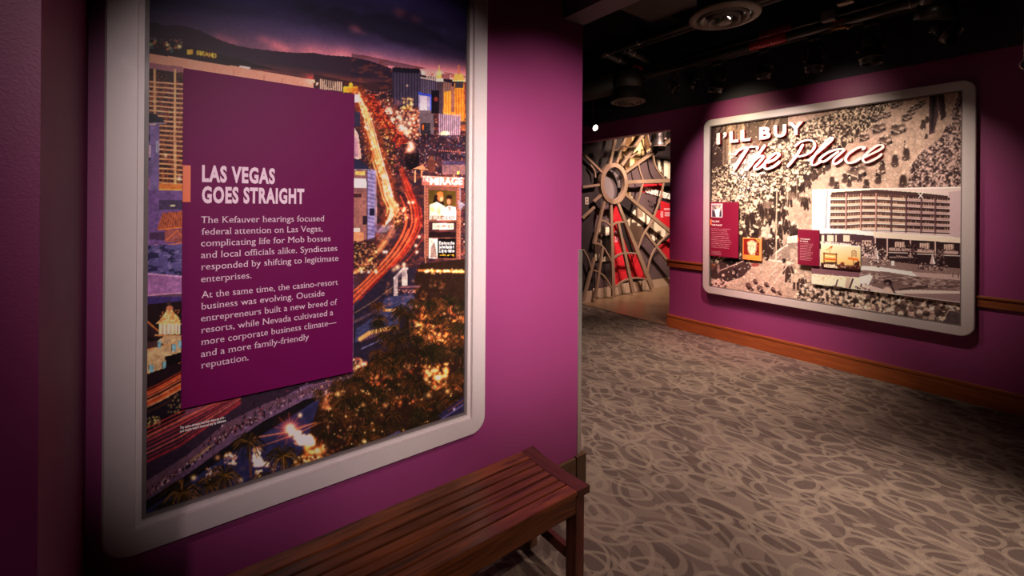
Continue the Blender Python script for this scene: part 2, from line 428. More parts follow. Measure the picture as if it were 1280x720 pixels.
# ------------------------------------------------------------------ print canvas: colours of the flat printed pictures on a fine grid
class Canvas:
    def __init__(s, axis, d, a0, a1, z0, z1, step):
        s.axis, s.d, s.a0, s.a1, s.z0, s.z1 = axis, d, a0, a1, z0, z1
        s.nu = int(abs(a1 - a0) / step) + 2; s.nz = int((z1 - z0) / step) + 2
        s.A, s.Z = np.meshgrid(np.linspace(a0, a1, s.nu), np.linspace(z0, z1, s.nz))
        s.X, s.Y = project(s.A, s.d, s.Z) if axis == 'Y' else project(s.d, s.A, s.Z)
        s.C = np.zeros((s.nz, s.nu, 3))
    def sl(s, x0, y0, x1, y1, m=1.5):
        q = [(onY if s.axis == 'Y' else onX)(x, y, s.d) for x in (x0 - m, x1 + m) for y in (y0 - m, y1 + m)]
        u = [(p[0] - s.a0) / (s.a1 - s.a0) * (s.nu - 1) for p in q]; v = [(p[1] - s.z0) / (s.z1 - s.z0) * (s.nz - 1) for p in q]
        return (slice(max(0, int(min(v))), max(0, min(s.nz, int(max(v)) + 2))), slice(max(0, int(min(u))), max(0, min(s.nu, int(max(u)) + 2))))
    def put(s, k, m, c):
        c = np.array(c, float) / 255
        s.C[k] += (c - s.C[k]) * m[..., None]
    def poly(s, pts, c, a=1.0, c2=None):
        xs = [p[0] for p in pts]; ys = [p[1] for p in pts]
        k = s.sl(min(xs), min(ys), max(xs), max(ys)); X, Y = s.X[k], s.Y[k]
        if X.size == 0: return
        ins = np.zeros(X.shape, bool); n = len(pts)
        for i in range(n):
            (xa, ya), (xb, yb) = pts[i], pts[(i + 1) % n]
            if ya == yb: continue
            cnd = ((ya > Y) != (yb > Y)) & (X < (xb - xa) * (Y - ya) / (yb - ya) + xa)
            ins ^= cnd
        if c2 is not None:
            t = np.clip((Y - min(ys)) / max(1e-6, max(ys) - min(ys)), 0, 1)[..., None]
            cc = (np.array(c) * (1 - t) + np.array(c2) * t) / 255
            s.C[k] += (cc - s.C[k]) * (ins * a)[..., None]
        else: s.put(k, ins * a, c)
    def mask(s, pts):
        ins = np.zeros(s.X.shape, bool); n = len(pts)
        for i in range(n):
            (xa, ya), (xb, yb) = pts[i], pts[(i + 1) % n]
            if ya == yb: continue
            ins ^= ((ya > s.Y) != (yb > s.Y)) & (s.X < (xb - xa) * (s.Y - ya) / (yb - ya) + xa)
        return ins
    def grainy(s, pts, dark, light, sc, lo=.34, hi=.62, a=1.0, seed=0, sy=1.0):
        """fills a region with a fine light-and-dark mottle, as a packed crowd or foliage prints"""
        k = (slice(0, s.nz), slice(0, s.nu))
        v = .5 * s.noise(k, sc, seed, 1, sy) + .3 * s.noise(k, sc * .55, seed + 5, 1, sy, .5) + .2 * s.noise(k, sc * 2.6, seed + 9, 1, sy)
        t = np.clip((v - lo) / (hi - lo), 0, 1)[..., None]
        cc = (np.array(dark) * (1 - t) + np.array(light) * t) / 255
        s.C += (cc - s.C) * (s.mask(pts) * a)[..., None]
    def rect(s, x0, y0, x1, y1, c, a=1.0, c2=None):
        s.poly([(x0, y0), (x1, y0), (x1, y1), (x0, y1)], c, a, c2)
    def line(s, pts, w, c, a=1.0, soft=.8, add=False):
        xs = [p[0] for p in pts]; ys = [p[1] for p in pts]
        k = s.sl(min(xs), min(ys), max(xs), max(ys), w + soft + 1); X, Y = s.X[k], s.Y[k]
        if X.size == 0: return
        D = np.full(X.shape, 1e9)
        for (xa, ya), (xb, yb) in zip(pts[:-1], pts[1:]):
            dx, dy = xb - xa, yb - ya; L2 = dx * dx + dy * dy + 1e-9
            t = np.clip(((X - xa) * dx + (Y - ya) * dy) / L2, 0, 1)
            D = np.minimum(D, (X - xa - t * dx) ** 2 + (Y - ya - t * dy) ** 2)
        m = np.clip((w / 2 - np.sqrt(D)) / soft + .5, 0, 1) * a
        if add: s.C[k] += m[..., None] * np.array(c) / 255
        else: s.put(k, m, c)
    def blob(s, x, y, rx, ry, c, a=1.0, ang=0.0, soft=.35):
        r = max(rx, ry); k = s.sl(x - r, y - r, x + r, y + r); X, Y = s.X[k] - x, s.Y[k] - y
        if X.size == 0: return
        ca, sa = math.cos(ang), math.sin(ang)
        q = np.sqrt(((X * ca + Y * sa) / rx) ** 2 + ((-X * sa + Y * ca) / ry) ** 2)
        s.put(k, np.clip((1 - q) / soft, 0, 1) * a, c)
    def glow(s, x, y, r, c, a=1.0):
        k = s.sl(x - 2.4 * r, y - 2.4 * r, x + 2.4 * r, y + 2.4 * r); X, Y = s.X[k] - x, s.Y[k] - y
        if X.size == 0: return
        s.C[k] += (np.exp(-(X * X + Y * Y) / (r * r)) * a)[..., None] * np.array(c) / 255
    def noise(s, k, sc, seed=0, sx=1.0, sy=1.0, ang=0.0):
        X, Y = s.X[k], s.Y[k]; ca, sa = math.cos(ang), math.sin(ang)
        x = (X * ca + Y * sa) / (sc * sx) + 100.3 + seed * 17.1; y = (-X * sa + Y * ca) / (sc * sy) + 200.7
        xi = np.floor(x).astype(np.int64); yi = np.floor(y).astype(np.int64); fx = x - xi; fy = y - yi
        fx = fx * fx * (3 - 2 * fx); fy = fy * fy * (3 - 2 * fy)
        h = lambda i, j: ((np.sin(i * 127.1 + j * 311.7 + seed * 53.3) * 43758.5453) % 1.0)
        return (h(xi, yi) * (1 - fx) + h(xi + 1, yi) * fx) * (1 - fy) + (h(xi, yi + 1) * (1 - fx) + h(xi + 1, yi + 1) * fx) * fy
    def build(s, name, m, parent, gain=1.0, thick=.003):
        C = np.clip(s.C, 0, 1); lin = np.where(C <= .04045, C / 12.92, ((C + .055) / 1.055) ** 2.4)
        g = gain(s.X, s.Y)[..., None] if callable(gain) else gain
        lin = np.clip(lin * g, 0, .93)
        n, w = s.nz, s.nu; N = n * w
        me = bpy.data.meshes.new(name)
        co = np.empty((N, 3), np.float32)
        if s.axis == 'Y': co[:, 0] = s.A.ravel(); co[:, 1] = s.d; co[:, 2] = s.Z.ravel()
        else: co[:, 0] = s.d; co[:, 1] = s.A.ravel(); co[:, 2] = s.Z.ravel()
        i = np.arange(N).reshape(n, w)
        q = np.stack([i[:-1, :-1], i[:-1, 1:], i[1:, 1:], i[1:, :-1]], -1).reshape(-1, 4)
        # rim going back by the thickness so that the print is a sheet, not a plane
        rim = np.concatenate([i[0, :], i[1:, -1], i[-1, -2::-1], i[-2:0:-1, 0]])
        back = co[rim].copy(); back[:, 1 if s.axis == 'Y' else 0] += thick
        nr = len(rim); bi = N + np.arange(nr); rr = np.roll(rim, -1); br = np.roll(bi, -1)
        q2 = np.stack([rim, bi, br, rr], -1)
        Q = np.concatenate([q, q2]); co = np.concatenate([co, back])
        me.vertices.add(len(co)); me.vertices.foreach_set('co', co.ravel())
        me.loops.add(Q.size); me.loops.foreach_set('vertex_index', Q.ravel().astype(np.int32))
        me.polygons.add(len(Q)); me.polygons.foreach_set('loop_start', np.arange(0, Q.size, 4, dtype=np.int32))
        at = me.color_attributes.new('print', 'FLOAT_COLOR', 'POINT')
        cc = np.ones((len(co), 4), np.float32); cc[:N, :3] = lin.reshape(-1, 3); cc[N:, :3] = lin.reshape(-1, 3)[rim]
        at.data.foreach_set('color', cc.ravel())
        me.update(calc_edges=True); me.validate()
        return addm(name, me, m, parent)

# text -> mesh data in its own 2-D frame, optionally with small slab serifs
def glyphs(body, bold=0.0, serif=False, space=1.0):
    c = bpy.data.curves.new('tmp', 'FONT'); c.body = body; c.offset = bold; c.space_character = space; c.resolution_u = 3
    o = bpy.data.objects.new('tmp', c); col.objects.link(o)
    bpy.context.view_layer.update()
    me = bpy.data.meshes.new_from_object(o.evaluated_get(bpy.context.evaluated_depsgraph_get()))
    bpy.data.objects.remove(o); bpy.data.curves.remove(c)
    V = [tuple(v.co[:2]) for v in me.vertices]; Fc = [tuple(p.vertices) for p in me.polygons]
    if serif:
        cnt = {}
        for f in Fc:
            for i in range(len(f)):
                e = (f[i], f[(i + 1) % len(f)]); k = (min(e), max(e)); cnt[k] = cnt.get(k, 0) + 1
        add_ = []
        for (i, j), n in cnt.items():
            if n != 1: continue
            (xa, ya), (xb, yb) = V[i], V[j]
            if abs(ya - yb) > .006: continue
            L = abs(xb - xa)
            if not (.05 < L < .15): continue
            x0, x1 = min(xa, xb), max(xa, xb); y = ya
            if abs(y) < .02 or y < -.12: add_.append((x0 - .055, x1 + .055, y, y + .038))
            elif y > .60: add_.append((x0 - .055, x1 + (.01 if y > .69 else .055), y - .038, y))
            elif .40 < y < .50: add_.append((x0 - .06, x1 + .005, y - .038, y))
        for x0, x1, y0, y1 in add_:
            k = len(V); V += [(x0, y0), (x1, y0), (x1, y1), (x0, y1)]; Fc.append((k, k + 1, k + 2, k + 3))
    bpy.data.meshes.remove(me)
    return V, Fc
def text_geo(store, body, fr, x0, x1, zbase, cap, bold=0.0, serif=False, space=1.0):
    """lay a line of text in the plane frame fr(a, z) -> 3-D, between a=x0 and a=x1, baseline zbase"""
    V, Fc = glyphs(body, bold, serif, space)
    mn = min(v[0] for v in V); mx = max(v[0] for v in V); k = len(store[0])
    for x, y in V:
        store[0].append(fr(x0 + (x - mn) / (mx - mn) * (x1 - x0), zbase + y / .682 * cap))
    store[1].extend([tuple(i + k for i in f) for f in Fc])
def text_obj(name, store, m, parent):
    me = bpy.data.meshes.new(name); me.from_pydata(store[0], [], store[1]); me.update()
    return addm(name, me, m, parent)

# ------------------------------------------------------------------ frames with rounded outer corners
def frame_mesh(fr, a0, a1, z0, z1, w, rad, depth, n=10):
    """fr(a, z, t) -> 3-D; t = distance off the wall"""
    bm = bmesh.new(); out, inn = [], []
    lo, hi = min(a0, a1), max(a0, a1)
    for cx, cz, ix, iz, st in ((hi - rad, z1 - rad, hi - w, z1 - w, 0), (lo + rad, z1 - rad, lo + w, z1 - w, 90), (lo + rad, z0 + rad, lo + w, z0 + w, 180), (hi - rad, z0 + rad, hi - w, z0 + w, 270)):
        for k in range(n + 1):
            t = R(st + 90 * k / n); out.append((cx + rad * math.cos(t), cz + rad * math.sin(t))); inn.append((ix, iz))
    N = len(out)
    def shrink(p, s_, c=((lo + hi) / 2, (z0 + z1) / 2)):
        return (p[0] - s_ * np.sign(p[0] - c[0]), p[1] - s_ * np.sign(p[1] - c[1]))
    loops = []
    e = .005
    loops.append([bm.verts.new(fr(*p, 0)) for p in out])
    loops.append([bm.verts.new(fr(*p, depth - e)) for p in out])
    loops.append([bm.verts.new(fr(*shrink(p, e), depth)) for p in out])
    corner = {}
    def cv(p, t):
        key = (round(p[0], 5), round(p[1], 5), t)
        if key not in corner: corner[key] = bm.verts.new(fr(*p, t))
        return corner[key]
    loops.append([cv(p, depth) for p in inn])
    loops.append([cv(p, 0) for p in inn])
    for A, B in zip(loops[:-1], loops[1:]):
        for i in range(N):
            j = (i + 1) % N; vs = []
            for v in (A[i], A[j], B[j], B[i]):
                if v not in vs: vs.append(v)
            if len(vs) >= 3:
                try: bm.faces.new(vs)
                except ValueError: pass
    return bm
def rect_ring(fr, a0, a1, z0, z1, w, t0, t1):
    bm = bmesh.new(); L = []
    for (p, q, r_, s_, t) in ((a0, a1, z0, z1, t0), (a0, a1, z0, z1, t1), (a0 + w, a1 - w, z0 + w, z1 - w, t1), (a0 + w, a1 - w, z0 + w, z1 - w, t0)):
        L.append([bm.verts.new(fr(*c, t)) for c in ((p, r_), (q, r_), (q, s_), (p, s_))])
    L.append(L[0])
    for A, B in zip(L[:-1], L[1:]):
        for i in range(4): bm.faces.new((A[i], A[(i + 1) % 4], B[(i + 1) % 4], B[i]))
    return bm
G1 = 1.5
G2 = 1.30
frL = lambda a, z, t=0: Vector((a, WY - t, z))
frF = lambda a, z, t=0: Vector((WX - t, a, z))

# ------------------------------------------------------------------ the tall framed mural on the near wall
mur = empty('framed_mural', (.467, WY, 1.49), 'tall silver-framed night photograph of a lit-up city boulevard on the near purple wall', 'framed picture')
add('frame', frame_mesh(frL, -.166, 1.099, .492, 2.485, .070, .068, .045), M['silver'], mur)
add('inner_trim', rect_ring(frL, -.096, 1.029, .562, 2.415, .014, 0, .026), M['silver'], mur)
add('inner_trim', rect_ring(frL, -.084, 1.017, .574, 2.403, .012, 0, .018), M['mat_trim'], mur)
c = Canvas('Y', WY - .010, -.078, 1.011, .580, 2.399, .0024)
full = (slice(0, c.nz), slice(0, c.nu))
X, Y = c.X, c.Y
# sky
t = np.clip((Y + 10 - .10 * (X - 172)) / 75, 0, 1)[..., None]
c.C[:] = (np.array((60, 52, 104)) * (1 - t) + np.array((112, 78, 104)) * t) / 255
c.C *= (.75 + .35 * np.clip((X - 170) / 300, 0, 1))[..., None]
def nse(sc, seed=0, sx=1, sy=1, ang=0): return c.noise(full, sc, seed, sx, sy, ang)
cl = nse(26, 3, 2.6, .8, .24) * .6 + nse(11, 4, 2.2, .8, .24) * .3 + nse(5, 5, 2, 1, .2) * .15
band = np.exp(-((Y - (12 + .24 * (X - 400))) / 27) ** 2) * np.clip((X - 300) / 120, 0, 1)
c.put(full, np.clip(band * (1.25 * cl + .45), 0, .92), (27, 22, 42))
band2 = np.exp(-((Y - (2 + .12 * (X - 200))) / 9) ** 2) * np.clip(1 - (X - 420) / 60, 0, 1)
c.put(full, np.clip(band2 * cl * .7, 0, .5), (30, 22, 46))
for gx, gy, gr, ga in ((500, 14, 7, .30), (520, 22, 6, .22), (444, 34, 6, .36), (452, 38, 4, .2), (330, 47, 6, .32), (345, 54, 8, .38), (357, 60, 7, .32), (275, 46, 8, .25), (290, 52, 8, .25), (390, 64, 16, .18), (430, 68, 16, .18), (470, 76, 14, .2)):
    for q in range(4): c.glow(gx + q * 3 - 5, gy + q * 1.2, gr * .8, (170, 72, 48), ga * .36)
hor = np.exp(-((Y - (62 + .13 * (X - 360))) / 12) ** 2) * np.clip((X - 250) / 150, .1, 1)
c.C += (hor * (.30 + .3 * cl))[..., None] * np.array((150, 66, 40)) / 255
org = np.exp(-((Y - (92 + .13 * (X - 520))) / 9) ** 2) * np.clip((X - 470) / 60, 0, 1)
c.C += (org * .6)[..., None] * np.array((215, 100, 45)) / 255
# mountains and valley
ridge = [(170, 32), (186, 29), (194, 27), (204, 32), (222, 31), (236, 34), (248, 37), (262, 44), (280, 52), (300, 58), (320, 61), (345, 64), (370, 66), (392, 66), (410, 69), (440, 71), (462, 76), (480, 82), (495, 88), (590, 104), (590, 130), (170, 130)]
c.poly(ridge, (44, 28, 44), 1)
k = c.sl(170, 25, 590, 130)
val = np.clip((Y - (58 + .13 * (X - 172))) / 26, 0, 1) * (Y > 50) * (Y < 150)
c.put(full, val * .85, (122, 58, 52)); c.put(full, val * nse(5, 8, 4, .6, .12) * .9, (214, 92, 58)); c.put(full, val * (nse(4, 9, 5, .5, .12) > .68) * .5, (50, 28, 36))
c.poly([(172, 48), (232, 56), (290, 72), (350, 88), (300, 84), (172, 68)], (28, 14, 20), .9)
for i in range(60):
    x = 175 + rng.random() * 55; y = 52 + (x - 172) * .10 + rng.normal() * 3.5
    c.glow(x, y, .7 + rng.random(), random.choice([(240, 160, 60), (90, 150, 90), (220, 90, 50), (250, 210, 120)]), .45)
for gx, gy, r_ in ((224, 58, 2.6), (209, 56, 1.8), (188, 56, 2.0)): c.glow(gx, gy, r_, (255, 220, 130), .9)
c.rect(213, 60, 217, 66, (70, 110, 100), .7); c.rect(184, 53, 192, 61, (60, 100, 80), .6)
for i, ch in enumerate('GRAND'):   # glowing rooftop letters, stroke by stroke
    x = 248 + i * 5.1; y = 66 + i * .9
    sg = {'G': [(2, -2), (-1, -2.4), (-2, 0), (-1, 2.4), (2, 2), (2, 0), (0, 0)], 'R': [(-2, 2.4), (-2, -2.4), (1.5, -2), (1, 0), (-2, 0), (2, 2.4)], 'A': [(-2, 2.4), (0, -2.4), (2, 2.4), (1, .6), (-1, .6)], 'N': [(-2, 2.4), (-2, -2.4), (2, 2.4), (2, -2.4)], 'D': [(-2, 2.4), (-2, -2.4), (1.5, -1.6), (1.6, 1.6), (-2, 2.4)]}[ch]
    c.line([(x + a, y + b) for a, b in sg], 1.1, (255, 190, 60), .9); c.glow(x, y, 3, (220, 110, 30), .25)
c.rect(234, 62, 237, 68, (240, 170, 60)); c.rect(238, 62, 241, 68, (240, 150, 50))
# salmon parapet of the hotel in front and its balcony grid
c.poly([(172, 65), (230, 73), (300, 84), (392, 100), (392, 112), (300, 104), (229, 92), (172, 84)], (222, 146, 118), 1, (205, 140, 120))
c.poly([(172, 76), (229, 84), (229, 91), (172, 84)], (140, 88, 100), .9)
for x in (268, 292, 330, 352, 372): c.line([(x, 78 + (x - 230) * .16), (x, 110)], .8, (160, 90, 80), .6)
c.glow(388, 101, 6, (200, 40, 40), .7)
c.line([(300, 83), (312, 85)], 1.8, (255, 230, 230))
c.poly([(172, 84), (229, 91), (229, 262), (172, 262)], (40, 20, 20))
for i in range(160):
    c.glow(174 + rng.random() * 55, 88 + rng.random() * 22, .6, (230, 110, 40), .5 * rng.random())
for r_ in range(26):
    yl = 103 + r_ * 6.0 + max(0, r_ - 2) * -.05
    f = r_ / 26
    c.line([(172, yl - 2), (230, yl + 2.5)], 2.2, (222 + 14 * f, 158 - 8 * f, 120 - 26 * f), .95)
    for x in np.arange(173, 230, 1.0):
        if rng.random() < .5: c.blob(x, yl + 3.2 + (x - 200) * .07, 1.0, 1.2, random.choice([(120, 55, 45), (160, 70, 60), (90, 45, 60), (200, 100, 50)]), .7)
for x in (193.3, 218.4): c.line([(x, 87), (x, 262)], 2.4, (214, 152, 108)); c.line([(x + 1.2, 87), (x + 1.2, 262)], .8, (240, 180, 110))
c.rect(199, 230, 229, 238, (200, 110, 50)); c.rect(199, 236, 229, 248, (240, 160, 70), .8)
c.glow(207, 195, 2.6, (255, 150, 110), .8); c.glow(224, 223, 2.6, (255, 190, 150), .8)
# grey-violet tower in the left foreground
c.poly([(172, 140), (194, 142), (207, 153), (172, 155)], (30, 26, 40)); c.line([(172, 155), (206, 154)], 1.6, (140, 130, 155))
for x in (174, 180, 187, 197, 204): c.blob(x, 139 + (x - 174) * .08, 3, 1.2, (70, 66, 84), .8)
c.rect(172, 156, 199, 250, (96, 76, 120)); c.rect(187, 156, 199, 250, (112, 92, 140))
c.rect(172, 168, 188, 176, (34, 28, 42)); c.rect(172, 181, 188, 197, (168, 140, 158)); c.line([(179, 181), (179, 197)], 1, (80, 60, 90)); c.rect(172, 197, 188, 201, (60, 50, 84))
for i in range(8): c.line([(172, 203 + i * 2.4), (190, 202.4 + i * 2.4)], .7, (76, 56, 90))
c.rect(172, 222, 187, 262, (150, 84, 128)); c.blob(197, 184, 2.4, 10, (170, 170, 190)); c.blob(197, 184, 1.0, 8, (110, 104, 130))
c.rect(172, 238, 229, 330, (104, 74, 128)); c.rect(198, 250, 229, 262, (64, 50, 78)); c.blob(216, 257, 4, 1.4, (250, 210, 150))
for x in (176, 181, 186): c.line([(x, 240), (x, 318)], 1.0, (124, 88, 142), .8)
c.poly([(203, 266), (229, 264), (229, 284), (196, 287)], (176, 88, 60))
for i in range(10): c.line([(204 + i * 2.8, 266), (199 + i * 3.2, 286)], .7, (96, 44, 38))
c.line([(199, 287), (230, 284)], 1.6, (240, 120, 60)); c.rect(206, 287, 229, 303, (150, 80, 74)); c.line([(200, 308), (230, 303)], 1.4, (230, 120, 70)); c.line([(208, 300), (222, 288), (229, 298)], 1.2, (220, 110, 60))
c.rect(187, 290, 206, 300, (70, 46, 76)); c.glow(195, 308, 2, (255, 150, 70), .9)
kk = c.sl(172, 310, 229, 345); c.C[kk] = np.array((84, 74, 124)) / 255
c.put(kk, (c.noise(kk, 5, 2, 2.2, .8) > .55) * .85, (34, 30, 60)); c.put(kk, (c.noise(kk, 2.4, 6, 2.2, .8) > .72) * .6, (130, 116, 160))
c.poly([(172, 340), (229, 345), (229, 366), (172, 371)], (152, 100, 152)); c.line([(172, 341), (229, 346)], 1.6, (190, 140, 178)); c.line([(172, 370), (229, 366)], 1.4, (200, 140, 170))
c.line([(199, 366), (199, 357), (203, 353), (207, 357), (207, 366)], .8, (110, 70, 130))
c.rect(172, 371, 229, 382, (60, 44, 100)); c.rect(172, 380, 229, 402, (40, 34, 60))
kk = c.sl(172, 384, 229, 500); c.C[kk] = np.array((36, 20, 20)) / 255; c.put(kk, c.noise(kk, 4, 12) * .4, (20, 16, 26))
# turreted lit house
c.poly([(172, 402), (182, 401), (200, 414), (208, 424), (172, 420)], (44, 28, 32)); c.line([(172, 403), (183, 401), (196, 412), (210, 424)], 1.6, (236, 120, 60)); c.line([(172, 408), (182, 404)], 1, (240, 150, 90))
c.poly([(196, 404), (212, 384), (224, 398), (226, 404)], (232, 150, 90)); c.line([(211, 376), (211, 388)], 1.4, (60, 40, 40)); c.blob(211, 379, 3, 3, (70, 44, 50)); c.blob(212, 386, 5, 5, (200, 120, 80))
for i in range(40): c.glow(198 + rng.random() * 27, 388 + rng.random() * 15, .9, (255, 140, 60), .7)
c.rect(199, 404, 225, 418, (250, 214, 160)); [c.line([(x, 405), (x, 417)], .9, (170, 110, 80)) for x in (203, 208, 213, 218, 222)]
c.line([(196, 404), (228, 405)], 1.4, (255, 190, 120)); c.line([(194, 419), (228, 420)], 1.6, (240, 140, 80))
c.poly([(172, 434), (194, 428), (206, 420), (226, 420), (226, 440), (208, 446), (206, 464), (174, 470)], (196, 160, 116))
c.poly([(172, 428), (196, 426), (206, 432), (176, 440)], (70, 44, 44)); c.line([(172, 440), (206, 432), (226, 428)], 1.4, (250, 150, 80))
for x, y in ((177, 441), (196, 426), (202, 452), (214, 430), (222, 426), (186, 456)): c.rect(x, y, x + 5.5, y + 9, (116, 168, 178)); c.rect(x, y, x + 1, y + 9, (90, 60, 50))
c.poly([(206, 446), (228, 440), (228, 452), (208, 458)], (20, 14, 16)); c.line([(173, 470), (208, 463), (229, 452)], 1.6, (250, 130, 60)); c.rect(183, 468, 192, 478, (130, 60, 30))
# street with light trails lower left
c.poly([(170, 472), (230, 452), (230, 514), (170, 600)], (32, 18, 24))
for i in range(26):
    y0 = 496 + rng.normal() * 9; w_ = .6 + rng.random() * 1.5
    c.line([(170, y0 + 12), (200, y0 - 2), (232, y0 - 20)], w_, random.choice([(250, 110, 50), (255, 160, 90), (210, 70, 30), (150, 50, 30)]), .75, .8)
c.poly([(170, 520), (232, 484), (232, 518), (170, 560)], (24, 18, 26), .85)
for i in range(70): c.glow(172 + rng.random() * 28, 536 - rng.random() * 12 - rng.random() * 6, .9, (200, 170, 70), .6)
for i in range(26): c.glow(209 + rng.random() * 20, 516 - rng.random() * 26, 1.0, (230, 190, 80), .55)
# lower left embankment and lagoon
c.poly([(170, 552), (300, 490), (442, 462), (442, 470), (380, 482), (320, 516), (250, 556), (170, 620)], (44, 30, 44))
for q in range(9):
    o_ = q * 5.2 - 6
    c.line([(170, 548 + o_), (225, 521 + o_), (300, 486 + o_ * .5)], 1.2 + 2.2 * rng.random(), random.choice([(196, 58, 56), (232, 92, 66), (150, 40, 48)]), .85, 1.6)
c.poly([(185, 600), (240, 565), (280, 530), (330, 505), (400, 480), (442, 468), (442, 482), (380, 492), (320, 522), (280, 548), (230, 584), (170, 634), (170, 612)], (94, 62, 74))
c.poly([(170, 634), (230, 596), (280, 560), (330, 526), (380, 500), (442, 486), (442, 490), (396, 502), (340, 536), (290, 566), (230, 606), (170, 650)], (22, 18, 22))
c.poly([(170, 646), (230, 606), (290, 566), (340, 536), (396, 500), (450, 486), (400, 620), (170, 700)], (34, 34, 66))
kk = c.sl(170, 480, 450, 690); c.put(kk, c.noise(kk, 6, 22, 2, .6, -.5) * .35 * (c.C[kk][..., 2] > .2), (70, 58, 96))
for i in range(480):
    u = rng.random(); x = 172 + u * 268; yb = np.interp(x, [170, 230, 280, 330, 380, 442], [624, 582, 544, 516, 490, 478]); s_ = 1.5 if u < .6 else 1.1
    y = yb - abs(rng.normal()) * (8 if u > .3 else 3) + 6; cc = random.choice([(34, 20, 26), (50, 26, 32), (150, 110, 120), (190, 150, 150), (120, 50, 56), (24, 18, 28), (100, 80, 110)])
    c.blob(x, y, s_ * .8, s_ * (1.8 if cc[0] < 60 else 1.0), cc, .9)
c.line([(238, 576), (262, 558)], 1.6, (150, 120, 70), .7); c.line([(236, 580), (266, 556)], .7, (200, 170, 100), .7)
# city to the right of the sign
cs = [(392, 92), (420, 98), (450, 104), (500, 100), (592, 120), (592, 345), (440, 345), (440, 118), (392, 112)]
c.poly(cs, (54, 30, 36))
kk = c.sl(442, 100, 590, 345); Xk, Yk = c.X[kk], c.Y[kk]
c.put(kk, (c.noise(kk, 7, 31, 2, .7) > .55) * .5, (30, 22, 38)); c.put(kk, (c.noise(kk, 4, 33, 1.6, .7) > .7) * .5, (110, 52, 44))
for i in range(11): c.rect(400 + i * 2.6, 99 + i * .35, 401.4 + i * 2.6, 111 + i * .35, (196, 162, 140))
c.blob(394, 103, 3, 4, (40, 24, 28)); [c.glow(392 + rng.random() * 6, 100 + rng.random() * 6, 1, (255, 200, 140), .8) for _ in range(7)]
c.rect(429.5, 108, 447.5, 115.5, (250, 184, 50)); c.blob(438.5, 106, 3, 3.5, (250, 180, 50)); c.blob(433, 104, 2.6, 2.6, (80, 30, 30)); c.blob(444, 106, 2.6, 2.6, (80, 30, 30))
for i in range(3): c.line([(431 + i * 5.6, 114.5), (431 + i * 5.6, 110), (433 + i * 5.6, 113), (435 + i * 5.6, 110), (435 + i * 5.6, 114.5)], .8, (190, 110, 30), .7)
# lights of the far strip
for i in range(900):
    u = rng.random(); x = 446 + 144 * rng.random(); y = 112 + 110 * rng.random() ** 1.3
    c.glow(x, y, .5 + .5 * rng.random(), random.choice([(255, 170, 90), (255, 120, 60), (255, 220, 170), (200, 60, 40)]), .3 + .4 * rng.random())
# dark twin slab and towers
c.poly([(490.5, 84), (524, 86), (527, 90), (527, 134), (491, 132)], (46, 38, 58)); c.poly([(490.5, 84), (524, 86), (524, 92), (491, 90)], (24, 20, 34))
for i in range(9): c.line([(494 + i * 3.7, 92), (494 + i * 3.7, 131)], .9, (92, 76, 100), .8)
c.poly([(525, 96), (549, 100), (549, 140), (525, 136)], (52, 44, 64)); [c.line([(527 + i * 2.7, 99), (527 + i * 2.7, 132)], .9, (128, 108, 132), .8) for i in range(8)]
c.line([(526, 97), (549, 101)], 1.6, (190, 170, 160)); c.glow(509, 107, 1.2, (255, 150, 90), .9); c.glow(528, 91, 2.0, (255, 190, 110), 1)
for i in range(5): c.glow(534 + i * 3.2, 96 + i * .5, 1.2, (255, 220, 180), .9)
c.line([(549, 82), (548.6, 88), (545.5, 98)], 1.4, (255, 190, 120)); c.poly([(549, 84), (553, 99), (545, 99)], (255, 170, 90)); c.glow(549, 92, 3, (255, 150, 70), .6); c.rect(545, 98, 554, 102, (250, 220, 180)); c.rect(546, 102, 554, 142, (70, 52, 62))
c.poly([(554, 101), (564, 104), (567, 146), (553, 142)], (104, 74, 74)); [c.line([(555 + i * 3, 104), (555 + i * 3, 142)], 1, (160, 110, 90), .8) for i in range(4)]
c.poly([(555, 115), (570, 112), (572, 148), (554, 142)], (224, 128, 40)); [c.line([(556 + i * 3.2, 114), (556 + i * 3.2, 143)], 1.0, (255, 190, 80), .7) for i in range(5)]
c.poly([(568, 104), (580, 104), (582, 152), (569, 150)], (232, 132, 44)); c.rect(569, 98, 579, 110, (60, 50, 56)); c.poly([(566, 100), (569, 92), (578, 92), (581, 101)], (255, 170, 80)); c.line([(573.5, 82), (573.5, 93)], 1.6, (230, 110, 60))
[c.line([(570 + i * 3.3, 112), (570.4 + i * 3.3, 149)], 1.0, (150, 74, 30), .8) for i in range(4)]; c.line([(566, 101), (581, 101)], 1.4, (255, 220, 140)); c.line([(581, 104), (583, 150)], 1.4, (150, 60, 60))
c.rect(564, 108, 568, 140, (150, 90, 76)); c.rect(583, 126, 590, 150, (130, 108, 124)); [c.line([(584.5 + i * 2.6, 128), (584.5 + i * 2.6, 150)], .8, (60, 44, 60)) for i in range(3)]
c.poly([(523, 117), (538, 119), (539, 148), (524, 148)], (150, 140, 176)); c.rect(525, 120, 534, 138, (196, 184, 206)); c.poly([(523, 115), (539, 118), (539, 121), (523, 118)], (50, 70, 190)); c.line([(538.5, 121), (538.5, 138)], 1.4, (70, 90, 220))
c.rect(524, 138, 542, 168, (100, 82, 90)); c.rect(539, 113, 549, 142, (20, 14, 24)); c.blob(545, 124, 3, 3.4, (150, 50, 40), .8); c.rect(526, 154, 538, 168, (18, 16, 26)); [c.line([(527, 156 + i * 2.6), (537, 156 + i * 2.6)], .7, (120, 100, 100), .7) for i in range(5)]; c.rect(528, 156, 529.5, 162, (230, 90, 30))
